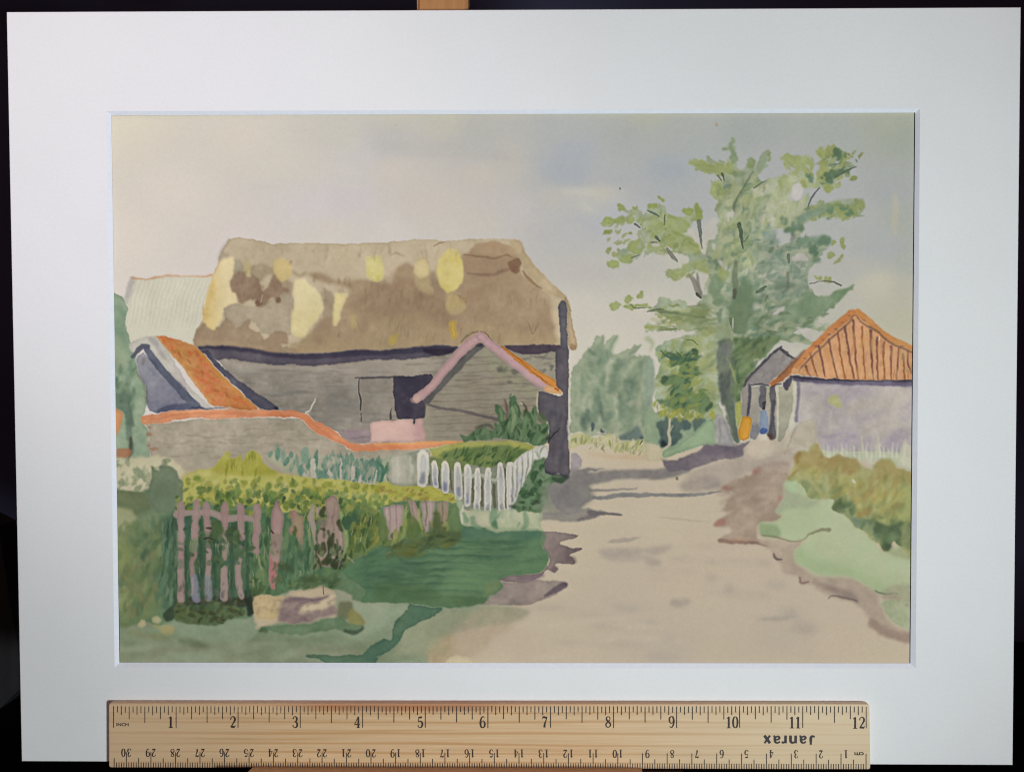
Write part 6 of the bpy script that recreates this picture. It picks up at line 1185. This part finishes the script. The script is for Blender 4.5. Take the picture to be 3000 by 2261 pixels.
me.loops.add(nf * 4); me.polygons.add(nf); me.loops.foreach_set('vertex_index', fa.ravel())
me.polygons.foreach_set('loop_start', np.arange(0, nf * 4, 4, dtype=np.int32)); me.update(calc_edges=True)
at = me.color_attributes.new('pigment', 'FLOAT_COLOR', 'POINT')
at.data.foreach_set('color', np.concatenate([rgb, np.ones_like(rgb[..., :1])], -1).reshape(-1).astype(np.float32))
pm, nt, b = mat('watercolour_paper', 0.92, 0.12)
a = node(nt, 'ShaderNodeAttribute', attribute_name='pigment'); v = coords(nt)
g = ramp(nt, noise(nt, v, 1400, 3, 0.7), [(0.25, (.955,.955,.955)), (0.75, (1.045,1.045,1.045))])
nt.links.new(mixc(nt, 1.0, a.outputs['Color'], g, 'MULTIPLY'), b.inputs['Base Color']); bump(nt, b, noise(nt, v, 1100, 4, 0.6), 0.00009, 0.6)
ps = link('painting_sheet', me, pm, art)
ps['label'] = 'watercolour sheet: thatched barn, garden walls, fences, tall tree, red-roofed cottage and track'

# ---------------------------------------------------------------- ruler
RZ = 0.0034
def rounded(c, r, k=5):
    out = []; n = len(c)
    for i in range(n):
        a, b_, e = c[i - 1], c[i], c[(i + 1) % n]; u = (a - b_) / np.linalg.norm(a - b_); w = (e - b_) / np.linalg.norm(e - b_)
        for j in range(k + 1):
            t = j / k; out.append(b_ + u * r * (1 - t) ** 2 + w * r * t ** 2)
    return out
RC = [xy(px, py, RZ)[:2] for px, py in ((319,2247),(2550,2252.5),(2547.5,2061.5),(318.5,2059))]
rm, nt, b = mat('ruler_wood', 0.5, 0.4)
tc = node(nt, 'ShaderNodeTexCoord'); sep = node(nt, 'ShaderNodeSeparateXYZ'); nt.links.new(tc.outputs['Object'], sep.inputs[0])
v1 = coords(nt, (2.2, 95, 30)); n1 = noise(nt, v1, 3.2, 4, 0.55); v2 = coords(nt, (14, 600, 60)); n2 = noise(nt, v2, 3.0, 4, 0.6)
cA = albedo((186,161,126), 1500, 2150); dk = tuple(x * k for x, k in zip(cA, (.86,.76,.62))); lt = tuple(min(.9, x * k) for x, k in zip(cA, (1.06,1.08,1.1)))
c = ramp(nt, n1, [(0.36, dk), (0.44, cA), (0.58, lt), (0.70, cA), (0.74, dk)])
c = mixc(nt, 1.0, c, ramp(nt, n2, [(0.3, (.90,.87,.82)), (0.7, (1.06,1.06,1.06))]), 'MULTIPLY')
# a few drawn-out darker growth rings
wv = node(nt, 'ShaderNodeTexWave', wave_type='BANDS', bands_direction='Y'); wv.inputs['Scale'].default_value = 1.0; wv.inputs['Distortion'].default_value = 3.6; wv.inputs['Detail'].default_value = 3; wv.inputs['Detail Scale'].default_value = 1.2
nt.links.new(coords(nt, (3.5, 78, 10)), wv.inputs['Vector'])
wr = ramp(nt, wv.outputs['Fac'], [(0.0, (0,0,0)), (0.80, (0,0,0)), (0.98, (.85,.85,.85))])
c = mixc(nt, wr, c, tuple(x * k for x, k in zip(cA, (.82,.68,.52))))
# reddish stain along the upper edge, strongest near the middle of the left half, and a greyer tone at the left end
def mrange(val, a, b_, c_, d):
    n = node(nt, 'ShaderNodeMapRange'); n.inputs[1].default_value = a; n.inputs[2].default_value = b_; n.inputs[3].default_value = c_; n.inputs[4].default_value = d
    n.interpolation_type = 'SMOOTHSTEP'; nt.links.new(val, n.inputs[0]); return n.outputs[0]
def mul(a, b_):
    n = node(nt, 'ShaderNodeMath', operation='MULTIPLY')
    for k, s in enumerate((a, b_)):
        if hasattr(s, 'is_linked'): nt.links.new(s, n.inputs[k])
        else: n.inputs[k].default_value = s
    return n.outputs[0]
top = RC[2][1]; bot = RC[0][1]
ax = lambda px: float(xy(px, 2100, RZ)[0])
s1 = mul(mrange(sep.outputs[1], top - .0040, top - .0026, 0, 1), mul(mrange(sep.outputs[0], ax(760), ax(1000), 0, 1), mrange(sep.outputs[0], ax(1350), ax(1560), 1, .05)))
c = mixc(nt, mul(s1, .62), c, albedo((142,84,48), 1200, 2080))
s2 = mul(mrange(sep.outputs[1], top - .0014, top - .0004, 0, 1), mrange(sep.outputs[0], ax(1000), ax(1500), .75, .55))  # pink shading of the chamfered upper edge, put into the colour
c = mixc(nt, mul(s2, .55), c, albedo((196,154,128), 1500, 2065))
s3 = mul(mrange(sep.outputs[1], bot + .0004, bot + .0016, 1, 0), .6)
c = mixc(nt, s3, c, albedo((140,104,72), 1500, 2245))
s4 = mrange(sep.outputs[0], ax(330), ax(900), .6, 0)
c = mixc(nt, s4, c, albedo((172,149,120), 420, 2150))
s5 = mrange(sep.outputs[0], ax(1600), ax(2450), 0, .6)
c = mixc(nt, s5, c, albedo((200,186,154), 2400, 2150))
nt.links.new(c, b.inputs['Base Color']); bump(nt, b, n2, 0.00008, 0.4)
ruler = slab(rounded([np.array(p) for p in RC], .0011), .0001, RZ, .0002, 'wooden_ruler', rm)
ruler['label'] = 'pale wooden twelve inch ruler standing on the easel shelf across the mount bottom'; ruler['category'] = 'ruler'

IN = [332.6,516,697.5,879.7,1062.3,1245.9,1429.4,1613,1797.5,1982.3,2166.8,2351.8,2537.8]
CMX = [(0,2537.3),(1,2464),(7,2027),(10,1810),(14,1520.6),(17,1303.5),(20,1087),(21,1014.9),(25,729.7),(30,370.3),(30.5,334.5)]
def quad_px(V, F, x, y0, y1, w, dz):
    z = RZ + dz
    a = [xy(x - w / 2, y0, z), xy(x + w / 2, y0, z), xy(x + w / 2, y1, z), xy(x - w / 2, y1, z)]
    n = len(V); V += a; F.append((n + 3, n + 2, n + 1, n))
def ribbon(V, F, pts, ws, place, dz):
    p = np.array(pts, float); q = np.hstack([p, np.array(ws, float)[:, None]])
    q = spline(q, 5) if len(q) > 2 else q
    d = np.gradient(q[:, :2], axis=0); L = np.linalg.norm(d, axis=1, keepdims=True) + 1e-9; nrm = np.stack([-d[:, 1], d[:, 0]], 1) / L
    n = len(V)
    for i in range(len(q)):
        for s in (1, -1):
            x, y = q[i, :2] + s * nrm[i] * q[i, 2] / 2; px, py = place(x, y); V.append(xy(px, py, RZ + dz))
    for i in range(len(q) - 1): F.append((n + 2 * i, n + 2 * i + 1, n + 2 * i + 3, n + 2 * i + 2))
def disc(V, F, x, y, r, place, dz):
    n = len(V)
    for k in range(12):
        a = k * math.pi / 6; px, py = place(x + r * math.cos(a), y + r * math.sin(a)); V.append(xy(px, py, RZ + dz))
    F.append(tuple(range(n, n + 12)))
SIX = [(.45,.84),(.36,.97),(.22,.93),(.10,.68),(.07,.36),(.15,.07),(.29,.02),(.43,.10),(.49,.31),(.42,.54),(.28,.60),(.13,.46)]
SW = [.05,.06,.08,.12,.14,.11,.06,.10,.13,.09,.05,.04]
GL = {
 '0': [([(.28,.98),(.14,.88),(.07,.5),(.14,.12),(.28,.02)], [.05,.11,.14,.11,.05]), ([(.28,.02),(.42,.12),(.49,.5),(.42,.88),(.28,.98)], [.05,.11,.14,.11,.05])],
 '1': [([(.29,.97),(.29,.02)], [.14,.14]), ([(.10,.84),(.20,.88),(.30,.99)], [.05,.06,.06]), ([(.10,.02),(.48,.02)], [.05,.05])],
 '2': [([(.09,.72),(.11,.88),(.26,.98),(.42,.92),(.49,.74),(.40,.52),(.22,.26),(.07,.05)], [.09,.06,.06,.11,.14,.11,.07,.05]), ([(.07,.06),(.26,.10),(.46,.05)], [.08,.14,.12]), ([(.47,.04),(.52,.22)], [.06,.05])],
 '3': [([(.10,.76),(.14,.91),(.28,.98),(.42,.90),(.45,.74),(.38,.58),(.24,.53)], [.10,.06,.06,.11,.13,.10,.05]), ([(.24,.53),(.42,.46),(.49,.27),(.41,.07),(.25,.02),(.11,.09),(.09,.23)], [.05,.10,.14,.10,.05,.06,.10])],
 '4': [([(.39,.98),(.39,.02)], [.13,.13]), ([(.38,.98),(.03,.29)], [.05,.06]), ([(.02,.28),(.54,.28)], [.07,.07]), ([(.24,.02),(.52,.02)], [.05,.05])],
 '5': [([(.13,.92),(.30,.90),(.46,.94)], [.08,.13,.10]), ([(.13,.94),(.11,.50)], [.05,.05]), ([(.11,.50),(.27,.60),(.43,.50),(.49,.30),(.41,.08),(.25,.02),(.11,.09),(.09,.22)], [.04,.06,.11,.14,.10,.05,.06,.10])],
 '6': [(SIX, SW)],
 '7': [([(.06,.88),(.20,.94),(.34,.88),(.50,.96)], [.10,.13,.12,.07]), ([(.07,.74),(.06,.95)], [.04,.05]), ([(.50,.95),(.38,.66),(.27,.36),(.23,.03)], [.05,.07,.12,.16])],
 '8': [([(.28,.98),(.13,.90),(.12,.72),(.28,.56),(.45,.38),(.48,.18),(.28,.02)], [.05,.08,.11,.13,.12,.09,.05]), ([(.28,.02),(.08,.14),(.09,.36),(.28,.54),(.43,.72),(.42,.90),(.28,.98)], [.05,.09,.10,.07,.06,.08,.05])],
 '9': [([(.56 - x, 1 - y) for x, y in SIX], SW)],
}
def number(V, F, s, cx, cy, h, adv, flip, dz):
    W_ = adv * len(s)
    for k, ch in enumerate(s):
        ox = -W_ / 2 + adv * k
        def place(x, y, ox=ox):
            u = ox + adv * 0.5 + (x - .28) * h * .92; w = (y - .5) * h
            return (cx - u, cy + w) if flip else (cx + u, cy - w)
        for j, (pts, ws) in enumerate(GL[ch]): ribbon(V, F, pts, [q * 1.35 for q in ws], place, dz + j * 4e-6)
V, F = [], []
rr = random.Random(4)
for i in range(12):
    for k in range(16):
        x = IN[i] + (IN[i + 1] - IN[i]) * k / 16
        y1 = 2131 if k == 0 else 2115.5 if k == 8 else 2106 if k % 4 == 0 else 2093.5 if k % 2 == 0 else 2086
        quad_px(V, F, x, 2067 + rr.uniform(0, 1.5), y1 + rr.uniform(-.8, .8), 2.9 if x > 1100 else 2.5, 3e-5)
quad_px(V, F, IN[12], 2069, 2132, 2.6, 3e-5)
for s, x in zip('1 2 3 4 5 6 7 8 9'.split(), (500,682,864.5,1046.5,1231,1414,1596.5,1782,1967.5)): number(V, F, s, x, 2114, 33.5, 20, False, 4e-5)
number(V, F, '10', 2144.5, 2114.5, 34, 19.5, False, 4e-5); number(V, F, '11', 2329, 2115, 34, 18, False, 4e-5); number(V, F, '12', 2515, 2116, 34, 20, False, 4e-5)
mesh('inch_scale', V, F, ink_m, ruler)
V, F = [], []
cmk = np.array(CMX)
for t in range(0, 306):
    if t > 305: break
    x = float(np.interp(t / 10, cmk[:, 0], cmk[:, 1]))
    y0 = 2203 if t % 10 == 0 else 2220.5 if t % 5 == 0 else 2233
    slope = (x - 334) / 2200 * 4.5
    quad_px(V, F, x, y0 + slope - 1, 2247.5 + slope, 2.6, 3e-5)
for n_ in range(1, 31):
    x = float(np.interp(n_, cmk[:, 0], cmk[:, 1])); s = str(n_); sl = (x - 334) / 2200 * 5
    number(V, F, s, x + (14.6 if n_ < 10 else 0), 2203.5 + sl, 23.5, 17.5 if n_ >= 10 else 14, True, 4e-5)
mesh('centimetre_scale', V, F, ink_m, ruler)

def lettering(name, text, x0, x1, y0, y1, flip, bold, parent, m, shear=0.0):
    """text set between two pixel columns and rows of the ruler face"""
    cu = bpy.data.curves.new(name, 'FONT'); cu.body = text; cu.offset = bold; cu.resolution_u = 4
    t = bpy.data.objects.new(name, cu); scene.collection.objects.link(t)
    dg = bpy.context.evaluated_depsgraph_get(); me = bpy.data.meshes.new_from_object(t.evaluated_get(dg)); bpy.data.objects.remove(t)
    P = np.array([v.co[:] for v in me.vertices]); lo = P.min(0); hi = P.max(0)
    for v in me.vertices:
        u = (v.co.x - lo[0]) / (hi[0] - lo[0]); w = (v.co.y - lo[1]) / (hi[1] - lo[1])
        px, py = (x1 - u * (x1 - x0), y0 + w * (y1 - y0)) if flip else (x0 + u * (x1 - x0), y1 - w * (y1 - y0))
        v.co = xy(px, py, RZ + 5e-5)
    me.name = name; me.materials.clear()
    return link(name, me, m, parent)
V, F = [], []
JR = [(2389, [([(13.5,27.5),(13.5,9),(9.5,2.5),(2,4.5)], [6,8.5,6.5,5.5])]),
      (2364.5, [([(3.2,17.5),(8.5,21.6),(15,20.6),(17.5,15),(17.5,2)], [5,5,6.5,8,8]), ([(17,12.6),(9,12),(4.4,7.2),(8.5,2.8),(17,6)], [4.5,5,7,5.5,4.5]), ([(17,2.4),(22.6,2)], [5,4])]),
      (2336, [([(5,23.2),(5,.2)], [8,8]), ([(6,17),(12,21.4),(18,19.5),(20,14),(20,.2)], [4,5.5,8,8.5,8.5])]),
      (2306.5, [([(5,23.2),(5,.2)], [8,8]), ([(6.5,16.5),(11,21),(16.5,19.5)], [4,6,6.5])]),
      (2288, [([(3.2,17.5),(8.5,21.6),(15,20.6),(17.5,15),(17.5,2)], [5,5,6.5,8,8]), ([(17,12.6),(9,12),(4.4,7.2),(8.5,2.8),(17,6)], [4.5,5,7,5.5,4.5]), ([(17,2.4),(22.6,2)], [5,4])]),
      (2259.5, [([(3.5,23),(20,.2)], [8.5,8.5]), ([(20,23),(3.5,.2)], [6,6])])]
for xr_, strokes in JR:
    for j, (pts, ws) in enumerate(strokes): ribbon(V, F, pts, ws, lambda x, y, xr_=xr_: (xr_ - x, 2153.0 + y), 4e-5 + j * 4e-6)
mesh('brand_lettering', V, F, letter_m, ruler)
lettering('inch_lettering', 'INCH', 341, 377, 2116.5, 2126, False, 0.03, ruler, ink_m)
lettering('centimetre_lettering', 'cm', 2503, 2531, 2202, 2211, True, 0.03, ruler, ink_m)
